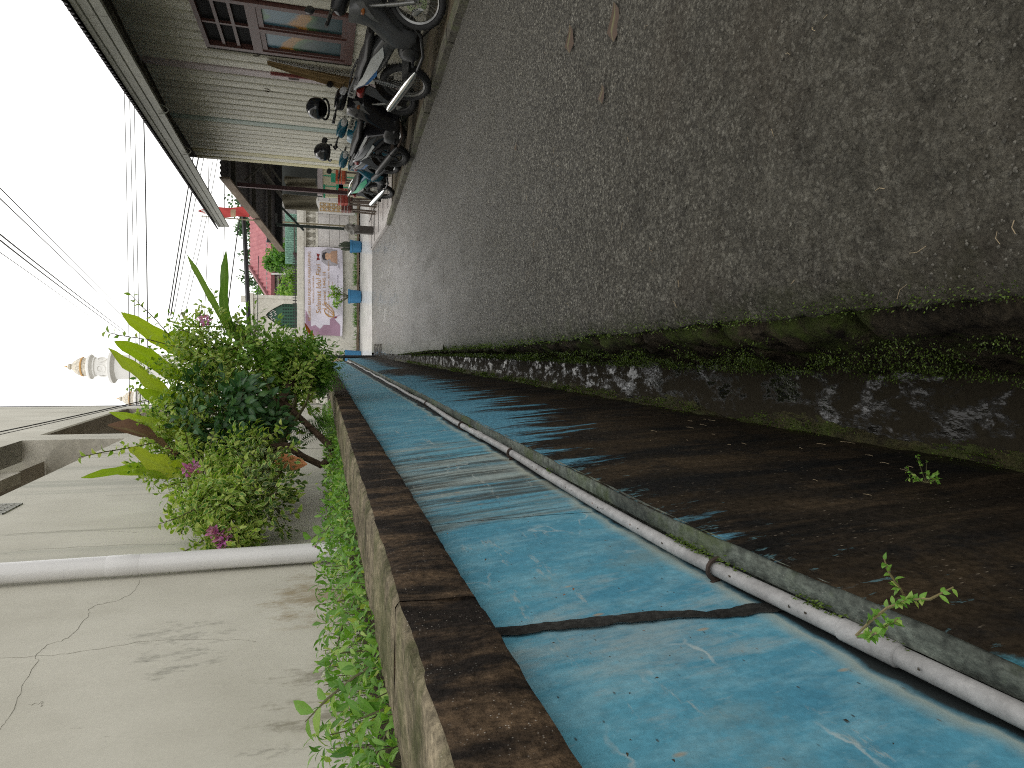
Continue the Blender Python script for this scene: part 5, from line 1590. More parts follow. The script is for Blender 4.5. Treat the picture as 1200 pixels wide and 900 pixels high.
def helmet(label, c, yaw, tilt):
    t = thing('helmet', label, 'helmet', c, 'helmets hung on the motorcycles')
    b = MB()
    # shell of revolution with the face opening cut away, then the chin bar
    rg = []
    for i in range(15):
        el = -R(48) + R(138) * i / 14
        for_row = []
        for j in range(25):
            az = R(58) + (2 * math.pi - R(116)) * j / 24 if el < R(28) else 2 * math.pi * j / 24
            rr = .135 * (1 if el > 0 else 1 - .10 * (el / R(48)) ** 2)
            for_row.append((rr * math.cos(el) * math.cos(az) * 1.12, rr * math.cos(el) * math.sin(az), rr * math.sin(el) * 1.05))
        rg.append(for_row)
    vs_ = [p for r_ in rg for p in r_]
    b.add(vs_, [(i * 25 + j, i * 25 + j + 1, (i + 1) * 25 + j + 1, (i + 1) * 25 + j) for i in range(14) for j in range(24)])
    b.build('shell', GLOSSK, t, local=True)
    b = MB()
    b.grid(lambda i, j: (.145 * 1.12 * math.cos(R(-60 + 120 * i)) * math.cos(R(30 - 62 * j)), .143 * math.sin(R(-60 + 120 * i)) * math.cos(R(30 - 62 * j)), .14 * math.sin(R(30 - 62 * j))), 14, 8)
    b.build('visor', plain('dark_visor', (.02, .022, .025), .08, 0, .1), t, local=True)
    b = MB(); b.tube([(.125 * math.cos(R(a)), .125 * math.sin(R(a)), -.105) for a in range(60, 301, 15)], .014, 8); b.build('rubber_edge', BLACKP, t, local=True)
    t.rotation_euler = (0, R(tilt), yaw)


h1 = at(372, 127, Y=9.2); h2 = at(379, 178, Y=10.9)
helmet('black helmet hung on the mirror of the black scooter, nearer of the two helmets', h1, R(-110), -25)
helmet('dark glossy helmet on the half hidden teal scooter, farther of the two helmets', h2, R(-95), 15)

# ------------------------------------------------------------------ open shed beyond the clad house
sh = thing('open_shed', 'dark open shed with sloping corrugated roof on thin posts past the clad house', 'shed', (3.6, 18, -.6))
A = at(258, 206, X=3.6); Bq = at(327, 291, Y=23.0)
b = MB()


def fsr(i, j):
    e = A.lerp(Bq, j); x = e.x + (9 - e.x) * i
    return (x, e.y, e.z + .012 * math.sin(x * 2 * math.pi / .11) + .04 * i)


b.grid(fsr, 400, 4); b.build('roof', RUSTROOF, sh, angle=60)
BRD = m_concrete('brown_fascia_board', (.10, .075, .055), (.20, .16, .12), 6, .8, (1, .2, 1), 0, .2)
km = A.lerp(Bq, .45)
for p, q in ((A, km), (km + Vector((-.05, 0, -.02)), Bq + Vector((-.05, 0, 0)))):
    b = MB(); b.obox(p + Vector((-.03, 0, -.08)), q + Vector((-.03, 0, -.08)), .04, .20); b.build('fascia', BRD, sh, smooth=False)
b = MB()
for t in (.1, .4, .7, .97):
    e = A.lerp(Bq, t); b.obox((e.x + .02, e.y, e.z - .1), (9, e.y, e.z - .06), .07, .10)
for x in (4.6, 5.8, 7.0): b.obox((x, A.y, A.z - .2), (x + .1, Bq.y, Bq.z - .2), .06, .1)
b.obox((4.0, 17.5, 2.75), (4.9, 17.5, 1.9), .04, .05); b.obox((5.2, 19, 2.6), (4.4, 19, 2.0), .04, .05)
b.build('rafters', SOFF, sh, smooth=False)
REDPOST = plain('red_brown_post_paint', (.055, .022, .024), .6, 0, .2, 20)
GRNPOST = plain('dark_green_post_paint', (.018, .03, .024), .6, 0, .2, 20)
p0 = at(403, 226, Y=16); p1 = at(318, 221, Y=16)
b = MB(); b.obox((p0.x, 16, road_z(16) + .08), (p0.x, 16, 2.75), .085, .085); b.build('post', REDPOST, sh, smooth=False, label='red-brown steel post')
gx = at(400, 268, Y=21).x
b = MB(); b.obox((gx, 21, -.2), (gx, 21, 2.25), .075, .075); b.build('post', GRNPOST, sh, smooth=False, label='dark green steel post')
b = MB(); b.obox(at(356, 270, Y=21), at(330, 243, Y=21), .06, .06); b.build('brace', GRNPOST, sh, smooth=False)
b = MB(); b.obox((gx, 21, road_z(21) + .05), (gx, 21, .13), .22, .22); b.build('post_base', plain('dark_wet_concrete', (.055, .048, .04), .7), sh, smooth=False)
b = MB()
va = at(332, 236, Y=22.4); vb = at(306, 293, Y=22.4)
b.box(vb.x + .25, 9, 22.38, 22.44, va.z + .05, 2.6); b.build('dark_valance', plain('dark_board', (.018, .02, .022), .7), sh, smooth=False)
b = MB(); b.box(5.0, 9, 23.3, 23.4, -.7, 2.4); b.build('back_wall', plain('dim_back_wall', (.05, .055, .05), .8), sh, smooth=False)
b = MB()
q0 = at(325, 250, Y=22.3); q1 = at(315, 262, Y=22.3); b.box(q1.x, q0.x, 22.3, 22.34, q0.z, q1.z); b.build('roller_box', plain('pale_roller', (.16, .17, .17), .6), sh, smooth=False)
# tarps hanging under the roof
TARP = m_concrete('grey_brown_tarp', (.13, .12, .085), (.22, .20, .15), 4, .8, (1, 1, .4), 0, .2)
for (xa, ya, xb, yb, Yt, lab) in ((334, 206, 371, 222, 18.2, 'stained grey-brown tarp hanging behind the red-brown post, nearer the clad house'), (332, 227, 372, 248, 18.6, 'grey-brown tarp with a slanting hem hanging between the two shed posts')):
    t0, t1 = at(xa, ya, Y=Yt), at(xb, yb, Y=Yt); b = MB()
    b.grid(lambda i, j: (t0.x + (t1.x - t0.x) * j, Yt + .05 * math.sin(j * 11 + i * 2), t0.z + (t1.z - t0.z) * i + .03 * math.sin(j * 5)), 10, 22)
    o = b.build('tarp', TARP, loc=((t0.x + t1.x) / 2, Yt, t0.z), angle=0); tag(o, lab, 'tarp', 'tarps hanging in the shed')
STOOLM = plain('dull_brown_wood', (.10, .075, .055), .8)
# painted low wall inside the shed
mw = thing('mural_wall', 'low cream wall painted with bright green blocks inside the open shed', 'wall', (5.2, 22.6, -.7))
CRM = plain('cream_paint', (.55, .52, .36), .6, 0, .1, 3); MGRN = plain('mural_green', (.02, .34, .19), .6, 0, .1, 3); MDK = plain('mural_purple', (.08, .09, .2), .6)
m0, m1 = at(402, 232, Y=22.6), at(378, 198, Y=22.6)
b = MB(); b.box(m0.x, m1.x + 2, 22.6, 22.7, -.7, m1.z); b.build('wall', CRM, mw, smooth=False)
for (xa, ya, xb, yb, m_) in ((388, 203, 398, 214, MGRN), (394, 216, 402, 228, MGRN), (397, 214, 402, 222, MDK), (379, 216, 381, 232, MGRN)):
    t0, t1 = at(xa, ya, Y=22.59), at(xb, yb, Y=22.59); b = MB(); b.box(min(t0.x, t1.x), max(t0.x, t1.x), 22.585, 22.6, t1.z, t0.z); b.build('painted_block', m_, mw, smooth=False)
b = MB()
for y in (207, 219): b.box(at(390, y, Y=22.59).x, at(390, y, Y=22.59).x + .03, 22.59, 22.6, -.5, m1.z - .02)
b.build('grout_line', MGRN, mw, smooth=False)
b = MB(); t0, t1 = at(372, 228, Y=22.5), at(378, 200, Y=22.5); b.box(t0.x, t1.x + 1.5, 22.5, 22.62, t1.z, t0.z); b.build('pale_coping', plain('pale_pink_paint', (.5, .44, .44), .6), mw, smooth=False)
for k, (x, y, c, lab) in enumerate(((402, 231, (.30, .045, .03), 'red plastic crate behind the seat of the blue motorcycle'), (406, 240, (.16, .06, .05), 'brown wooden crate beside the white tiled wall'), (399, 206, (.42, .08, .025), 'orange-red box against the painted mural wall'))):
    p = at(x, y, Y=19.5 + k * .4); t = thing('crate', lab, 'crate', (p.x, p.y, p.z - .16), 'crates in the shed'); cm = plain('crate_paint', c, .6); b = MB()
    w, h = .19, .13
    b.box(p.x - w, p.x + w, p.y - w, p.y + w, p.z - h, p.z - h + .02); b.build('base', cm, t, smooth=False)
    for s_ in (-1, 1):
        for q in range(3):
            z = p.z - h + .03 + q * .085
            b = MB(); b.box(p.x - w, p.x + w, p.y + s_ * w - .01, p.y + s_ * w + .01, z, z + .065); b.build('slat', cm, t, smooth=False)
            b = MB(); b.box(p.x + s_ * w - .01, p.x + s_ * w + .01, p.y - w + .012, p.y + w - .012, z, z + .065); b.build('slat', cm, t, smooth=False)
    for s_ in (-1, 1):      # stack it on the floor
        pass
    bt = thing('stool', ('low dull brown stool under the red crate', 'low dull brown stool under the brown crate', 'low dull brown stool under the orange-red box')[k], 'stool', (p.x, p.y, road_z(p.y) + .08), 'stools in the shed')
    b = MB(); b.box(p.x - w, p.x + w, p.y - w, p.y + w, p.z - h - .04, p.z - h - .004); b.build('seat', STOOLM, bt, smooth=False)
    for sx_ in (-1, 1):
        for sy_ in (-1, 1):
            b = MB(); b.obox((p.x + sx_ * w * .9, p.y + sy_ * w * .9, road_z(p.y) + .08), (p.x + sx_ * w * .8, p.y + sy_ * w * .8, p.z - h - .04), .04, .04); b.build('leg', STOOLM, bt, smooth=False)
# grey plastic bundle on the green post
b = MB(); c = at(412, 268, Y=20.9)
b.grid(lambda i, j: (c.x + (.13 + .08 * noise.noise((i * 6, j * 6, 1))) * math.cos(2 * math.pi * j) * (.5 + .7 * math.sin(math.pi * i)), 20.98 + (.13 + .07 * noise.noise((i * 6, j * 6, 5))) * math.sin(2 * math.pi * j) * (.5 + .7 * math.sin(math.pi * i)), c.z + .22 - .5 * i + .04 * noise.noise((i * 5, j * 7, 3))), 12, 18)
o = b.build('plastic_bundle', plain('grey_plastic_sheet', (.20, .19, .17), .5, 0, .5, 14), loc=c); tag(o, 'crumpled grey plastic bundle tied round the foot of the green post', 'bundle')

# ------------------------------------------------------------------ boundary wall across the lane end
BY = 26.0
CREAM = m_concrete('cream_white_paint', (.50, .475, .41), (.62, .60, .54), 2, .7, None, 0, .08)
bw = thing('boundary_wall', 'cream boundary wall with balustrade panels facing the end of the lane', 'wall', (2, BY, -.75))
zt0, zt1 = at(356, 300, Y=BY).z, at(348, 300, Y=BY).z
zr = at(371, 270, Y=BY).z
b = MB(); b.box(-5, 12, BY, BY + .25, -.75, zr - .05)
b.box(.48, 3.62, BY, BY + .25, zr - .05, zt0); b.build('wall', CREAM, bw, smooth=False)
b = MB(); b.box(3.62, 12, BY + .2, BY + .24, zr - .05, zt0); b.build('back_panel', CREAM, bw, smooth=False)
b = MB(); b.box(-5, 12, BY - .06, BY + .3, zt0 + .0, zt1); b.box(-5, 12, BY - .03, BY + .27, zt0 - .07, zt0); b.build('coping', CREAM, bw, smooth=False)
b = MB(); b.box(-5, .47, BY - .03, BY + .26, zr - .049, zr + .03); b.box(3.63, 12, BY - .03, BY + .26, zr - .049, zr + .03); b.build('rail', CREAM, bw, smooth=False)
prof = [(.05, 0), (.07, .03), (.045, .07), (.085, .18), (.08, .26), (.04, .36), (.035, .44), (.06, .5), (.07, .54), (.05, .57)]
hb = (zt0 - .07 - zr - .03) / .57
DKB = plain('black_baluster_paint', (.02, .02, .02), .5)
bal = None
for x in [3.75 + .28 * i for i in range(5)] + [6.0 + .28 * i for i in range(12)]:
    if bal is None:
        b = MB(); b.lathe([(r_, z * hb) for r_, z in prof], (0, 0, 0), 'z', 12); bal = b.build('baluster', CREAM, bw, local=True); bal.location = (x - 2, .12, zr + .03 + .75)
    else: copy_part(bal, bw, (x - 2, .12, zr + .03 + .75))
dk = None
for x in (.28, -.05, -.4, -.75, -1.1):
    if dk is None:
        b = MB(); b.lathe([(r_ * 1.1, z * hb) for r_, z in prof], (0, 0, 0), 'z', 12); dk = b.build('baluster', DKB, bw, local=True, label='black painted baluster'); dk.location = (x - 2, .12, zr + .03 + .75)
    else: copy_part(dk, bw, (x - 2, .12, zr + .03 + .75))
# tiled face right of the banner
TL = m_concrete('white_wall_tile', (.50, .47, .45), (.60, .575, .555), 1.5, .4, None, 0, .05)
zz = [at(x, 260, Y=BY).z for x in (409, 398, 386.5, 373)]
for r_ in range(3):
    x = 3.75
    while x < 7.5:
        b = MB(); b.box(x, x + 1.19, BY - .025, BY, zz[r_] + .012, zz[r_ + 1]); b.build('tile', TL, bw, smooth=False); x += 1.2
for x in (-4.0, -2.6, -1.2, .2):
    pass
b = MB()
x = -1.2
for i in range(46): b.box(x + i * .1, x + i * .1 + .035, BY + .1, BY + .12, zt1, zt1 + .16)
b.box(-1.3, 3.4, BY + .095, BY + .125, zt1 + .05, zt1 + .08); b.build('iron_spikes', DKB, bw, smooth=False)
# pillars with gold lattice
GOLD = plain('gold_paint', (.42, .24, .05), .5, 0, .2, 20); WPAINT = plain('white_panel_paint', (.60, .58, .55), .6, 0, .06, 4)
for (xa, ya, xb, yb, lab) in ((403, 251, 371, 235, 'white wall pillar with a gold lattice panel beside the hanging tarp'), (404, 428, 384, 417, 'white wall pillar with a gold lattice panel behind the dark bollard')):
    t0, t1 = at(xa, ya, Y=BY - .2), at(xb, yb, Y=BY - .2)
    t = thing('lattice_pillar', lab, 'pillar', ((t0.x + t1.x) / 2, BY - .1, -.75), 'lattice pillars of the boundary wall')
    b = MB(); b.box(t0.x, t1.x, BY - .2, BY - .03, -.75, t1.z + .03); b.build('pillar', WPAINT, t, smooth=False)
    W_, H_ = t1.x - t0.x, t1.z - t0.z; nx = 2; s_ = W_ * .78 / nx; nz = max(2, round(H_ * .92 / s_))
    for i in range(nx):
        for k in range(nz):
            c = Vector((t0.x + W_ * .11 + s_ * (i + .5), BY - .215, t0.z + H_ * .04 + s_ * (k + .5))); b = MB()
            b.tube([c + Vector((s_ * .42 * math.cos(a), 0, s_ * .42 * math.sin(a))) for a in [2 * math.pi * q / 16 for q in range(17)]], s_ * .05, 5, cap=False)
            for q in range(4):
                a = math.pi / 4 + math.pi / 2 * q; e = Vector((math.cos(a), 0, math.sin(a)))
                b.obox(c + e * s_ * .20, c + e * s_ * .62, s_ * .10, .012, up=(0, 1, 0))
            b.build('lattice_ring', GOLD, t)

# ------------------------------------------------------------------ banner
bn0, bn1 = at(401, 394, Y=BY - .12), at(357, 289, Y=BY - .12)
bn = thing('banner', 'wide pale lilac cloth banner with gold lettering and a portrait hung on the boundary wall', 'banner', ((bn0.x + bn1.x) / 2, BY - .12, bn0.z))
BW_, BH_ = bn1.x - bn0.x, bn1.z - bn0.z
BANC = plain('lilac_banner_cloth', (.60, .565, .635), .7, 0, .05, 2)


def bwave(u, v):
    w = .018 * math.sin((u * 1.5 - v) * 7) + .012 * math.sin((u + v * .8) * 13 + 1) + .03 * math.exp(-((u - .78 + (1 - v) * .25) / .05) ** 2) + .03 * math.exp(-((u - .22 - .1 * math.sin(v * 3)) / .05) ** 2)
    return w


def bpt(u, v, off=0.0):
    return (bn0.x + BW_ * u + .02 * math.sin(v * 4), BY - .10 - bwave(u, v) - off, bn0.z + BH_ * v + .03 * math.sin(u * math.pi) * (v - 1))


b = MB(); b.grid(lambda i, j: bpt(i, j), 90, 30); b.build('cloth', BANC, bn, angle=0)


def flat(name, poly, m, off, label=None, n=1):
    """a printed patch following the cloth: polygon in banner units, triangulated on a fine grid"""
    b = MB(); us = [p[0] for p in poly]; v_ = [p[1] for p in poly]

    def inside(u, v):
        c = False; k = len(poly)
        for i in range(k):
            (x1, y1), (x2, y2) = poly[i], poly[(i + 1) % k]
            if (y1 > v) != (y2 > v) and u < (x2 - x1) * (v - y1) / (y2 - y1) + x1: c = not c
        return c
    du, dv = .006, .014
    u = min(us)
    while u < max(us):
        v = min(v_)
        while v < max(v_):
            if inside(u + du / 2, v + dv / 2):
                b.add([bpt(u, v, off), bpt(u + du, v, off), bpt(u + du, v + dv, off), bpt(u, v + dv, off)], [(0, 1, 2, 3)])
            v += dv
        u += du
    return b.build(name, m, bn, angle=0, label=label)


MAUVE = plain('mauve_print', (.30, .18, .25), .7, 0, .08, 3)
flat('mauve_pattern', [(.0, .06), (.12, .06), (.19, .22), (.25, .06), (.25, .06), (.19, .34), (.12, .34), (.12, .5), (.07, .60), (.12, .72), (.10, .86), (.0, .97)], MAUVE, .004)
flat('mauve_pattern', [(.10, .84), (.16, .84), (.30, .98), (.02, .98)], MAUVE, .004)
# small portrait and bow on the right
flat('portrait_ground', [(.80, .14), (.98, .14), (.99, .40), (.95, .56), (.84, .56), (.79, .40)], plain('portrait_ground', (.30, .28, .30), .6), .004)
flat('portrait_body', [(.82, .14), (.97, .14), (.96, .30), (.90, .37), (.84, .30)], plain('portrait_shirt', (.36, .22, .15), .6), .006)
flat('portrait_face', [(.87, .30), (.925, .30), (.94, .42), (.92, .49), (.88, .49), (.86, .42)], plain('portrait_skin', (.45, .27, .17), .6), .008)
flat('portrait_hair', [(.855, .42), (.875, .46), (.925, .46), (.945, .42), (.94, .52), (.90, .55), (.86, .52)], plain('portrait_hair', (.03, .025, .03), .6), .010)
flat('red_bow', [(.86, .60), (.89, .64), (.92, .60), (.93, .70), (.89, .66), (.85, .70)], REDP, .006)
GOLDT = plain('gold_print', (.40, .22, .07), .6, 0, .1, 5); GREYT = plain('grey_print', (.25, .22, .26), .6)


def text(s_, u, v, h, w, m, par, name='lettering', italic=0.0):
    cu_ = bpy.data.curves.new(name, 'FONT'); cu_.body = s_; cu_.size = 1.0; cu_.align_x = 'CENTER'; cu_.shear = italic
    ob = bpy.data.objects.new(name + '_source', cu_); COL.objects.link(ob)
    dg = bpy.context.evaluated_depsgraph_get(); me = bpy.data.meshes.new_from_object(ob.evaluated_get(dg))
    vs_ = np.array([list(x.co) for x in me.vertices]); fs = [list(p.vertices) for p in me.polygons]
    bpy.data.objects.remove(ob); bpy.data.meshes.remove(me); bpy.data.curves.remove(cu_)
    x0, x1 = vs_[:, 0].min(), vs_[:, 0].max(); y1 = max(.7, vs_[:, 1].max())
    b = MB()
    b.add([bpt(u + ((q[0] - x0) / (x1 - x0) - .5) * w, v + q[1] / y1 * h, .012) for q in vs_], fs)
    return b.build(name, m, par, angle=0, smooth=False)


text('KELUARGA BESAR MASJID DAN WARGA KAMPUNG', .56, .845, .075, .78, GOLDT, bn)
text('MENGUCAPKAN', .52, .76, .04, .30, GOLDT, bn)
text('Selamat Idul Fitri', .53, .585, .125, .56, GOLDT, bn, italic=.15)
text('1 Syawal 1445 H', .51, .455, .085, .42, GOLDT, bn)
text('Mohon Maaf Lahir dan Batin', .54, .36, .045, .60, GOLDT, bn)
text('Pengurus', .52, .27, .035, .18, GOLDT, bn)
text('dan seluruh warga', .55, .13, .035, .30, GREYT, bn); text('2024 M', .82, .09, .035, .10, GREYT, bn); 
b = MB()
for q in range(3):
    cu0 = [(.26 + .05 * math.cos(a + q) * (1 + .3 * q) + .015 * q, .36 + .13 * math.sin(a * 1.3 + q)) for a in [i * .42 for i in range(14)]]
    b.tube([Vector(bpt(u, v, .012)) for u, v in cu0], [.006 + .012 * math.sin(i / 13 * math.pi) for i in range(14)], 5)
b.build('calligraphy_flourish', GOLDT, bn)
for (u, v) in ((.53, .14), (.20, .16)): flat('red_mark', [(u, v), (u + .02, v), (u + .02, v + .05), (u, v + .05)], REDP, .008)
b = MB()
for u, v in ((.005, .985), (.995, .985), (.005, .015), (.995, .015)):
    p = Vector(bpt(u, v)); b.tube([p, p + Vector((.12 if u > .5 else -.12, .08, .1 if v > .5 else -.1))], .008, 5)
b.build('tie_cord', GREYT, bn)

# ------------------------------------------------------------------ blue pots and verge
b = MB(); b.grid(lambda i, j: (-4 + 12 * i, 25.5 + .5 * j, cross_z(25.5) - .03 + .14 * math.sin(math.pi * min(1, j * 1.3 + .15)) + .03 * noise.noise((i * 40, j * 3, 0))), 120, 5)
b.build('verge', m_concrete('brown_verge_soil', (.06, .045, .03), (.17, .13, .09), 5, .9, None, .35, .4), kind='structure')
b = MB()
for _ in range(320):
    x = nr.choice([nr.uniform(2.4, 3.6), nr.uniform(.8, 1.9), nr.uniform(-1, 7)]); y = nr.uniform(25.55, 25.95)
    b.leaf((x, y, cross_z(25.5) + .08), Vector((nr.normal() * .5, nr.normal() * .3, 1)), (0, -1, 0), nr.uniform(.08, .22), .02, .4, .1, 0, nr.random())
o = b.build('verge_grass', FERNLEAF, kind='stuff'); o['label'] = 'grass along the foot of the boundary wall'
POTB = plain('blue_pot_paint', (.025, .15, .30), .5, 0, .12, 5)


def pot(lab, xa, ya, xb, yb, pl):
    Yp = 25.2; c0, c1 = at(xa, ya, Y=Yp), at(xb, yb, Y=Yp); cx = (c0.x + c1.x) / 2; r_ = abs(c1.x - c0.x) / 2; z0 = cross_z(Yp) - .002; z1 = max(c0.z, c1.z)
    t = thing('flower_pot', lab, 'pot', (cx, Yp, z0), 'blue pots along the boundary wall'); b = MB()
    b.lathe([(0, 0), (r_ * .82, 0), (r_ * .86, .03), (r_ * .97, z1 - z0 - .08), (r_ * 1.03, z1 - z0 - .07), (r_ * 1.03, z1 - z0), (r_ * .93, z1 - z0), (r_ * .9, z1 - z0 - .05), (0, z1 - z0 - .05)], (cx, Yp, z0), 'z', 24)
    b.build('pot', POTB, t); return cx, Yp, z1


cx, cy, cz = pot('blue round pot with a short dark cactus, nearest the green shed post', 424, 297, 410, 281, 0)
t = thing('cactus', 'short dark columnar cactus clump in the pot nearest the shed post', 'plant', (cx, cy, cz - .05))
b = MB()
for dx, h in ((-.1, .32), (.0, .40), (.1, .26), (.06, .36)):
    b.tube([(cx + dx, cy, cz - .06), (cx + dx * 1.2, cy - .02, cz + h * .6), (cx + dx * 1.3, cy, cz + h)], [.05, .055, .02], 8)
b.build('stems', plain('cactus_green', (.03, .04, .02), .7, 0, .4, 30), t)
cx, cy, cz = pot('blue round pot holding a leafy shrub under the middle of the banner', 422, 356, 408, 339, 0)
t = thing('potted_shrub', 'bright leafy shrub growing in the blue pot below the banner', 'shrub', (cx, cy, cz - .05))
b = MB(); s2 = MB()
for _ in range(16):
    e = Vector((cx, cy, cz)) + Vector((nr.normal() * .22, nr.normal() * .15, nr.uniform(.2, .65))); s2.tube([(cx, cy, cz - .06), e], .008, 4)
    for _ in range(16): b.leaf(e + rv() * .08, rv() + Vector((0, 0, .3)), rv(), .12, .045, .3, .1, 0, nr.random())
b.build('foliage', LIGHTLEAF, t, kind='stuff'); s2.build('stems', STEM, t)
cx, cy, cz = pot('blue round pot standing behind the dark bollard at the wall foot', 417, 423, 404, 410, 0)
t = thing('potted_seedling', 'small green seedling in the pot behind the bollard', 'plant', (cx, cy, cz - .05)); b = MB()
for _ in range(40): b.leaf(Vector((cx, cy, cz + .05)) + rv() * .12, rv() + Vector((0, 0, .6)), rv(), .14, .05, .3, .1, 0, nr.random())
b.build('leaves', FERNLEAF, t)
# dark bollard with a cross arm at the end of the drain
p0, p1 = at(438, 418, Y=20.6), at(386, 418, Y=20.6)
t = thing('bollard', 'dark iron post with a short cross arm at the far end of the drain', 'post', p0); IRON = plain('black_iron', (.018, .017, .016), .7, 0, .3, 20)
b = MB(); b.tube([p0 - Vector((0, 0, .1)), p1], .045, 10); b.build('post', IRON, t)
b = MB(); q = at(403, 418, Y=20.6); b.obox(q + Vector((-.18, 0, 0)), q + Vector((.05, 0, 0)), .05, .06); b.build('cross_arm', IRON, t, smooth=False)

# ------------------------------------------------------------------ mosque gate, houses and trees behind the wall
GY = 30.0


def G3(x, y, Y=GY): return at(x, y, Y=Y)


mg = thing('mosque_gate', 'cream mosque gatehouse with a pointed green lattice door and white arch', 'gate', (0.8, GY, -.74))
gl, gr_ = G3(330, 430), G3(330, 347); zt = G3(297, 370).z
bx = [G3(340, y).x for y in (384, 356)]
b = MB(); b.box(gr_.x - (gr_.x - bx[1]) * 1.0, gr_.x, GY, GY + 1.5, -.74, zt); b.box(bx[0] - .55, bx[0], GY, GY + 1.5, -.74, zt)
b.box(bx[0], bx[1], GY + .3, GY + 1.5, -.74, zt)
# spandrel over the pointed opening
ax = (bx[0] + bx[1]) / 2; hw = (bx[1] - bx[0]) / 2; zs = G3(332, 370).z; za = G3(311.5, 370).z
arc = []
for i in range(13):
    t = i / 12; arc.append((bx[0] + hw * t, zs + (za - zs) * math.sin(t * 1.32) / math.sin(1.32)))
full = arc + [(2 * ax - x, z) for x, z in reversed(arc[:-1])]
vs_ = []; fs = []
for x, z in full: vs_ += [(x, GY, z), (x, GY, zt), (x, GY + .3, z)]
for i in range(len(full) - 1): a = 3 * i; fs += [(a, a + 3, a + 4, a + 1), (a, a + 2, a + 5, a + 3)]
b.add(vs_, fs); b.build('gate_wall', CREAM, mg, smooth=False)
b = MB(); b.box(bx[0] - .62, gr_.x + .08, GY - .08, GY + 1.6, zt, zt + .14); b.box(bx[0] - .56, bx[0] - .44, GY - .04, GY, -.7, zt); b.box(gr_.x - .12, gr_.x + .02, GY - .04, GY, -.7, zt); b.box(gr_.x - .3, gr_.x - .02, GY + .1, GY + .4, zt + .14, zt + .5); b.build('cornice', CREAM, mg, smooth=False)
DGRN = plain('dark_green_door_paint', (.02, .085, .05), .5, 0, .2, 6)
b = MB(); poly = [(bx[0] + .02, -.7)] + [(ax + (x - ax) * .97, z - .03) for x, z in full] + [(bx[1] - .02, -.7)]
b.add([(x, GY + .14, z) for x, z in poly], [tuple(range(len(poly)))]); b.build('green_door', DGRN, mg, smooth=False)
b = MB()
for i in range(7):
    for k in range(18):
        x = bx[0] + hw * 2 * (i + .7) / 7.4; z = .9 + k * .1
        if z < zs + .1: b.box(x - .028, x + .028, GY + .125, GY + .142, z - .03, z + .03)
b.build('lattice_holes', plain('deep_green_shadow', (.006, .02, .014), .8), mg, smooth=False)
b = MB()
for i, (dx, dz, L) in enumerate(((-.30, .12, .2), (-.16, .15, .22), (.0, .13, .16), (.12, .17, .2), (.27, .12, .18), (-.2, .0, .12), (.05, -.02, .12), (.2, .01, .12), (-.05, .32, .1))):
    p = Vector((ax + dx * hw * 1.7, GY + .11, zs + .35 + dz)); b.tube([p + Vector((-L * .4, 0, .03)), p + Vector((-L * .1, 0, -.05)), p + Vector((L * .2, 0, .02)), p + Vector((L * .4, 0, -.04 + .1 * (i % 2)))], .02, 5)
b.build('white_calligraphy', WPAINT, mg)
# white arch over the passage left of the door
t0 = G3(350, 400); c = Vector((bx[0] - .62 - 1.5, GY + .4, G3(345, 400).z)); r0 = G3(330, 392).x - c.x
b = MB()
for r_, y0 in ((1.0, .3),):
    vs_ = []; fs = []
    for i in range(15):
        a = math.pi * i / 14; e = (math.cos(a), math.sin(a))
        for rr, yy in ((1.15, GY - .1), (1.5, GY - .1), (1.15, GY + .5), (1.5, GY + .5)): vs_.append((c.x + e[0] * rr, yy, c.z + e[1] * rr))
    for i in range(14):
        a = 4 * i; fs += [(a, a + 4, a + 5, a + 1), (a, a + 2, a + 6, a + 4), (a + 1, a + 5, a + 7, a + 3)]
    b.add(vs_, fs)
b.build('white_arch', WPAINT, mg)
b = MB(); b.box(c.x - 2.6, bx[0] - .56, GY + 1.0, GY + 1.4, -.74, zt); b.build('passage_wall', m_concrete('grey_plaster', (.26, .245, .20), (.36, .34, .29), 2, .8), mg, smooth=False)
b = MB()
for i in range(5):
    for k in range(3): b.lathe([(.16, -.02), (.22, -.02), (.22, .02), (.16, .02)], (c.x - .9 + .55 * i, GY + .95, zt - .3 - .5 * k), 'y', 10)
b.build('round_lattice', WPAINT, mg)

rhs = thing('red_roof_house', 'grey house with a red corrugated hip roof behind the boundary wall', 'house', (6, 40, -.74))
e0, e1 = at(318, 352, Y=38), at(318, 240, Y=38); r0, r1 = at(293, 312, Y=41), at(293, 240, Y=41)
REDR = m_concrete('red_corrugated_roof', (.24, .075, .085), (.34, .125, .13), 2, .6, None, 0, .1)
b = MB()
nn = 220


def frr(i, j):
    p = e0.lerp(e1, i); q = r0 + (r1 - r0) * i
    if True:
        x = e0.x + (e1.x - e0.x) * i
        s_ = 1.0 if x > r0.x else max(.0, (x - e0.x) / (r0.x - e0.x))
        y = 38 + 3 * s_ * j; z = e0.z + (r0.z - e0.z) * s_ * j + .03 * math.sin(x * 2 * math.pi / .25)
    return (x, y, z)


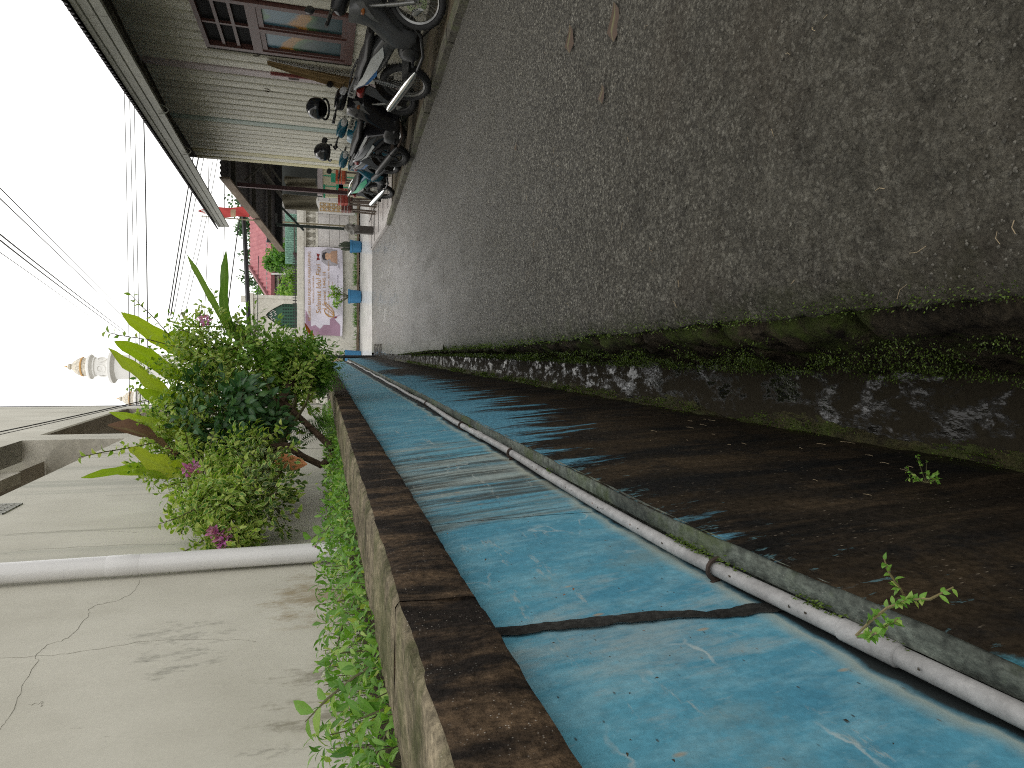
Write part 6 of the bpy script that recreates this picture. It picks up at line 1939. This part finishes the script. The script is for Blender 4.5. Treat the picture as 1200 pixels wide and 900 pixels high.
b.grid(frr, nn, 3)
b.add([tuple(e0), tuple(r0), (e0.x, 46, e0.z)], [(0, 1, 2)]); b.build('roof', REDR, rhs, angle=60)
b = MB(); b.obox(e0 + Vector((0, -.05, -.08)), e1 + Vector((0, -.05, -.08)), .06, .18); b.obox(e0 + Vector((0, 0, .06)), r0 + Vector((0, 0, .06)), .2, .12); b.build('eaves_board', plain('dark_red_trim', (.16, .045, .05), .6), rhs, smooth=False)
GYW = m_concrete('grey_house_wall', (.24, .235, .23), (.34, .335, .325), 1.5, .8)
b = MB(); wl, wr = at(340, 348, Y=38.6), at(340, 262, Y=38.6); b.box(wl.x, wr.x + 2, 38.6, 38.8, -.74, e0.z + .3); b.build('wall', GYW, rhs, smooth=False)
w0, w1 = at(336, 341, Y=38.55), at(327, 325, Y=38.55)
b = MB(); b.box(w0.x, w1.x, 38.5, 38.6, w0.z, w1.z); wf = b.build('window', plain('brown_frame', (.16, .09, .05), .6), rhs, smooth=False)
b = MB(); b.box(w0.x + .08, w1.x - .08, 38.48, 38.5, w0.z + .06, w1.z - .06); b.build('pane', plain('dark_window_glass', (.03, .03, .035), .15), wf, smooth=False)
b = MB(); b.box(w0.x - .05, w1.x + .05, 38.45, 38.6, w1.z, w1.z + .12); b.build('lintel', CREAM, wf, smooth=False)
w0, w1 = at(331, 316, Y=38.5), at(321, 305, Y=38.5); b = MB(); b.box(w0.x, w1.x, 38.45, 38.6, w0.z, w1.z); b.build('window', plain('dull_grey_shutter', (.12, .125, .125), .5), rhs, smooth=False)
b = MB(); b.tube([at(318, 321, Y=37.9), at(352, 320, Y=37.9)], .05, 8); b.build('rain_pipe', WPAINT, rhs)

gs = thing('green_shed', 'small shed with pale green corrugated wall and brown gable behind the wall', 'shed', (6.5, 33, -.74))
w0, w1 = at(352, 310, Y=33), at(334, 250, Y=33); GRC = m_concrete('pale_green_sheet', (.16, .29, .24), (.25, .40, .33), 2, .6)
b = MB(); b.grid(lambda i, j: (w0.x + (w1.x - w0.x) * i, 33 + .03 * math.sin(i * 2 * math.pi * 22), -.74 + (w1.z + .74) * j), 176, 1); b.build('corrugated_wall', GRC, gs, angle=60)
b = MB(); g0, g1, g2 = at(352, 296, Y=32.9), at(352, 312, Y=32.9), at(344, 296, Y=32.9); b.add([tuple(g0), tuple(g1), tuple(g2)], [(0, 1, 2)]); b.obox(g1, g2, .1, .1); b.build('gable', plain('dark_brown_gable', (.05, .03, .03), .8), gs, smooth=False)
b = MB(); b.obox(at(345, 255, Y=32.9), at(345, 300, Y=32.9), .05, .06); b.build('rail', SOFF, gs, smooth=False)


def tree(label, blobs, trunk, leafm, L, n):
    t = thing('tree', label, 'tree', trunk[0], 'trees behind the boundary wall'); b = MB(); s2 = MB()
    s2.tube(trunk, [.12, .09, .05][:len(trunk)], 8)
    for (c, r_) in blobs:
        s2.tube([trunk[-1], (trunk[-1] + c) / 2 + Vector((0, 0, .1)), c], [.05, .035, .015], 6)
        for _ in range(n):
            d = rv(); cc = c + d * r_ * nr.uniform(.3, 1.05)
            for _ in range(9): b.leaf(cc + rv() * r_ * .22, rv() + d * .5 + Vector((0, 0, -.2)), rv() + Vector((0, 0, .8)), L, L * .45, .3, .1, 0, nr.random())
    b.build('crown', leafm, t, kind='stuff'); s2.build('trunk', BARK, t)


tree('bushy green tree in front of the grey house, right of its window', [(at(334, 296, Y=35), .75), (at(326, 303, Y=35.2), .6), (at(340, 306, Y=35), .6), (at(345, 290, Y=35), .5), (at(318, 310, Y=35.5), .4)], [Vector((at(340, 300, Y=35).x, 35, -.74)), at(352, 300, Y=35), at(342, 300, Y=35)], FERNLEAF, .17, 60)
tree('green leafy tree below the window beside the mosque gate', [(at(341, 332, Y=34), .55), (at(346, 340, Y=34), .45), (at(347, 325, Y=34), .45), (at(334, 342, Y=35), .35)], [Vector((at(345, 334, Y=34).x, 34, -.74)), at(352, 334, Y=34)], LIGHTLEAF, .15, 45)
tree('dark distant tree top showing over the red roof', [(at(296, 266, Y=60), 1.3), (at(294, 252, Y=60), 1.4), (at(290, 240, Y=61), 1.5), (at(300, 300, Y=62), 1.2), (at(300, 325, Y=60), 1.2)], [Vector((at(300, 262, Y=60).x, 60, -.74)), at(310, 262, Y=60)], DARKLEAF, .35, 50)
tree('tree top between the mosque gate and the red roof', [(at(308, 345, Y=46), .7), (at(315, 338, Y=46), .8), (at(320, 345, Y=46), .7)], [Vector((at(320, 342, Y=46).x, 46, -.74)), at(325, 342, Y=46)], FERNLEAF, .2, 40)

# ------------------------------------------------------------------ minarets
MINW = plain('minaret_white', (.70, .685, .65), .6, 0, .05, 1); MING = plain('minaret_gold', (.55, .30, .08), .5, 0, .1, 2); MINC = m_concrete('ribbed_dome_cream', (.48, .44, .36), (.60, .56, .48), 1, .6)


def minaret(label, yc, Y, k, prof_dome, x_tip):
    def Z(x): return at(x, yc, Y=Y).z
    c = at(120, yc, Y=Y); s_ = Y / FPX * k
    t = thing('minaret', label, 'tower', (c.x, Y, -.74), 'minarets of the mosque'); c0 = (c.x, Y, 0)
    f = lambda dx: Z(x_tip + dx * k)
    b = MB(); b.lathe([(0, f(0)), (.6 * s_, f(4)), (1.0 * s_, f(5)), (.5 * s_, f(7)), (0, f(7))][::-1], c0, 'z', 10); b.build('finial', MING, t)
    b = MB(); b.lathe([(2.2 * s_, f(6.5)), (3.2 * s_, f(8)), (3.2 * s_, f(10)), (2.0 * s_, f(11.5))][::-1], c0, 'z', 14); b.build('finial_ball', MINC, t)
    n = 48; rings_ = []
    for dx, r_ in ((11, 2), (13, 4.2), (16, 6.6), (19, 8.2), (22, 9.2), (24, 9.4)):
        rings_.append([(c.x + (r_ + .35 * math.cos(j / n * 2 * math.pi * 16)) * s_ * math.cos(2 * math.pi * j / n), Y + (r_ + .35 * math.cos(j / n * 2 * math.pi * 16)) * s_ * math.sin(2 * math.pi * j / n), f(dx)) for j in range(n)])
    b = MB(); b.rings(rings_); b.build('dome', MINC, t, angle=70)
    b = MB(); b.lathe([(9.5 * s_, f(23.3)), (10.1 * s_, f(23.6)), (10.1 * s_, f(25.2)), (9.5 * s_, f(25.5))][::-1], c0, 'z', 32); b.build('gold_band', MING, t)
    b = MB(); b.lathe([(9.2 * s_, f(25)), (9.0 * s_, f(31))][::-1], c0, 'z', 32); b.build('drum', MINC, t)
    for i in range(12):
        a = 2 * math.pi * i / 12; b = MB(); e = Vector((math.cos(a), math.sin(a), 0)); p = Vector((c.x, Y, 0)) + e * 9.2 * s_
        b.obox(p + Vector((0, 0, f(25.6))), p + Vector((0, 0, f(31))), 1.4 * s_, .6 * s_, up=e); b.build('rib', MINC, t, smooth=False)
    b = MB(); b.lathe([(9 * s_, f(30.5)), (12.2 * s_, f(31.5)), (13 * s_, f(33.2)), (13 * s_, f(35)), (11.6 * s_, f(36.5)), (10.2 * s_, f(38)), (10.2 * s_, f(39.5)), (9.2 * s_, f(40.5))][::-1], c0, 'z', 36); b.build('balcony', MINW, t)
    b = MB(); b.lathe([(9.2 * s_, f(39)), (9.2 * s_, f(56))][::-1], c0, 'z', 36); b.build('shaft', MINW, t)
    for a in (-100, -30, 170, 100):
        e = Vector((math.cos(R(a)), math.sin(R(a)), 0)); p = Vector((c.x, Y, f(48))) + e * 9.0 * s_; b = MB()
        side = Vector((-e.y, e.x, 0))
        b.rings([[tuple(p + e * o_ * s_ + (side * math.cos(q) + Vector((0, 0, 1)) * math.sin(q)) * r_ * s_) for q in [2 * math.pi * i / 20 for i in range(20)]] for o_, r_ in ((-.4, 4.5), (.7, 4.5), (.7, 3.2), (-.2, 3.0), (-.2, 1.2), (.5, 1.0))]); b.build('round_window', MINW, t)
    b = MB(); b.lathe([(9.2 * s_, f(55)), (14 * s_, f(56.5)), (17 * s_, f(58)), (17 * s_, f(61)), (15 * s_, f(63)), (13 * s_, f(65))][::-1], c0, 'z', 36); b.build('balcony', MINW, t)
    b = MB(); b.lathe([(13 * s_, f(64)), (13.4 * s_, -1.0)][::-1], c0, 'z', 36); b.build('shaft', MINW, t)


minaret('taller white minaret with a ribbed cream dome and gold band over the bush', 430, 70, 1.0, None, 73)
minaret('smaller farther minaret top half hidden behind the white house corner', 467.3, 100, .78, None, 134.5)

# ------------------------------------------------------------------ flag, lamp and cables
f0, f1 = at(232, 247.5, Y=24.2), at(292, 249, Y=24.2)
fl_ = thing('flag', 'tall narrow red pennant with a white tip and tan patch behind the eaves', 'flag', f1)
RC = plain('red_flag_cloth', (.42, .04, .035), .7, 0, .1, 4); WC = plain('white_flag_cloth', (.6, .58, .55), .7); TC = plain('tan_flag_cloth', (.36, .25, .15), .7)
b = MB()
for i in range(30):
    for j in range(5):
        def q(i_, j_): u = i_ / 30; w = .16 * min(1, u * 4 + .05); return (f0.x + (f1.x - f0.x) * u + (j_ / 5 - .5) * 2 * w + .02 * math.sin(u * 9), 24.2 + .04 * math.sin(u * 14 + j_), f0.z + (f1.z - f0.z) * u)
        u = i / 30; m_ = 1 if (.06 < u < .18 and (i + j) % 3) else (2 if .60 < u < .72 and j < 4 else 0)
        b.add([q(i, j), q(i, j + 1), q(i + 1, j + 1), q(i + 1, j)], [(0, 1, 2, 3)], m_)
b.build('cloth', [RC, WC, TC], fl_, angle=0)
b = MB(); px_ = f0.x - .17; b.tube([(px_, 24.25, -.72), (px_, 24.25, f1.z), (px_ + .02, 24.22, f0.z + .1)], [.03, .025, .01], 8); b.build('pole', plain('bamboo', (.2, .17, .1), .7), fl_)
lp = thing('street_lamp', 'small dark street lamp head on a thin pole showing over the bush', 'lamp', at(296, 384, Y=30.4))
b = MB(); b.tube([at(296, 384, Y=30.4), at(224, 382, Y=30.4), at(217, 376, Y=30.4)], .035, 8); b.build('pole', SOFF, lp)
b = MB(); a0, a1 = at(219, 376, Y=30.4), at(213, 366, Y=30.4); b.obox(a0, a1, .15, .11); b.build('lamp_head', SOFF, lp, smooth=False)
CABM = plain('black_cable_rubber', (.012, .012, .013), .6)
CAB = [
    ('top one of the four level cables crossing the white sky above the bush', (143, 60, 30), (148, 200, 30), (152, 480, 30), 0.0137, 0),
    ('second of the four level cables crossing the sky above the bush', (150, 60, 30), (154, 200, 30), (160, 480, 30), 0.0137, 0),
    ('third of the four level cables crossing the sky above the bush', (156, 70, 30), (159, 200, 30), (165, 480, 30), 0.0137, 0),
    ('thickest and lowest of the four level cables over the bush', (165, 80, 30), (170, 200, 30), (174, 480, 30), 0.0225, 0),
    ('black cable leading the sagging bundle beside the eaves', (232, 150, 27), (219, 230, 27), (197, 370, 27), 0.0200, 1),
    ('second cable in the sagging bundle beside the eaves', (240, 150, 27), (223, 235, 27), (200, 370, 27), 0.0225, 1),
    ('cable midway in the sagging bundle beside the eaves', (246, 150, 27), (228, 240, 27), (203, 372, 27), 0.0125, 1),
    ('thin cable trailing the sagging bundle beside the eaves', (255, 150, 27), (240, 240, 27), (210, 375, 27), 0.0100, 1),
    ('lowest cable of the sagging bundle beside the eaves', (260, 150, 27), (245, 240, 27), (215, 375, 27), 0.0112, 1),
    ('overhead cable nearest the photo corner in the upper sky fan', (-40, 182, 7), (60, 280, 12), (152, 372, 26), 0.0075, 2),
    ('second overhead cable of the upper sky fan', (-40, 196, 7), (60, 290, 12), (150, 377, 26), 0.0075, 2),
    ('thick dark overhead cable in the middle of the sky fan', (-40, 240, 7), (60, 322, 12), (146, 388, 26), 0.0100, 2),
    ('thick overhead cable just below the middle one in the sky fan', (-40, 246, 7), (60, 328, 12), (144, 390, 26), 0.0100, 2),
    ('lowest thin overhead cable of the sky fan', (-40, 270, 7), (60, 338, 12), (140, 396, 26), 0.0050, 2),
    ('black cable crossing in front of the white upper wall', (-30, 512, 8.5), (90, 487, 9.2), (215, 459, 10.5), 0.0069, 3),
    ('thinner cable just under the black one on the white upper wall', (-30, 516, 8.5), (90, 489, 9.25), (215, 461, 10.5), 0.0044, 3),
    ('very thick black cable stretched low across the lane end over the gate', (282, 225, 24.6), (287, 280, 24.6), (293, 420, 24.6), 0.0750, 4),
    ('thin cable above the thick one over the lane end', (262, 180, 26.5), (263, 260, 26.5), (259, 400, 26.5), 0.0125, 4),
    ('cable crossing above the flag over the lane end', (243, 180, 26.8), (244, 260, 26.8), (238, 400, 26.8), 0.0112, 4),
    ('slanting dark cable between the flag and the lily leaf tips', (284, 240, 26.2), (276, 290, 26.2), (262, 400, 26.2), 0.0200, 4),
    ('thin cable on the white gatehouse front', (303, 300, 29.6), (302, 350, 29.6), (302, 410, 29.6), 0.0150, 5)]
CG = ['level cables over the bush', 'cable bundle beside the eaves', 'overhead cable fan', 'cables on the white wall', 'cables over the lane end', None]
for lab, p0, p1, p2, r_, gi in CAB:
    q = [at(p[0], p[1], Y=p[2]) for p in (p0, p1, p2)]
    pts = []
    for i in range(17):
        u = i / 16 * 2; pts.append(q[0] * ((u - 1) * (u - 2) / 2) + q[1] * (-u * (u - 2)) + q[2] * (u * (u - 1) / 2))
    b = MB(); b.tube(pts, r_, 6); o = b.build('cable', CABM, loc=q[1]); tag(o, lab, 'cable', CG[gi])
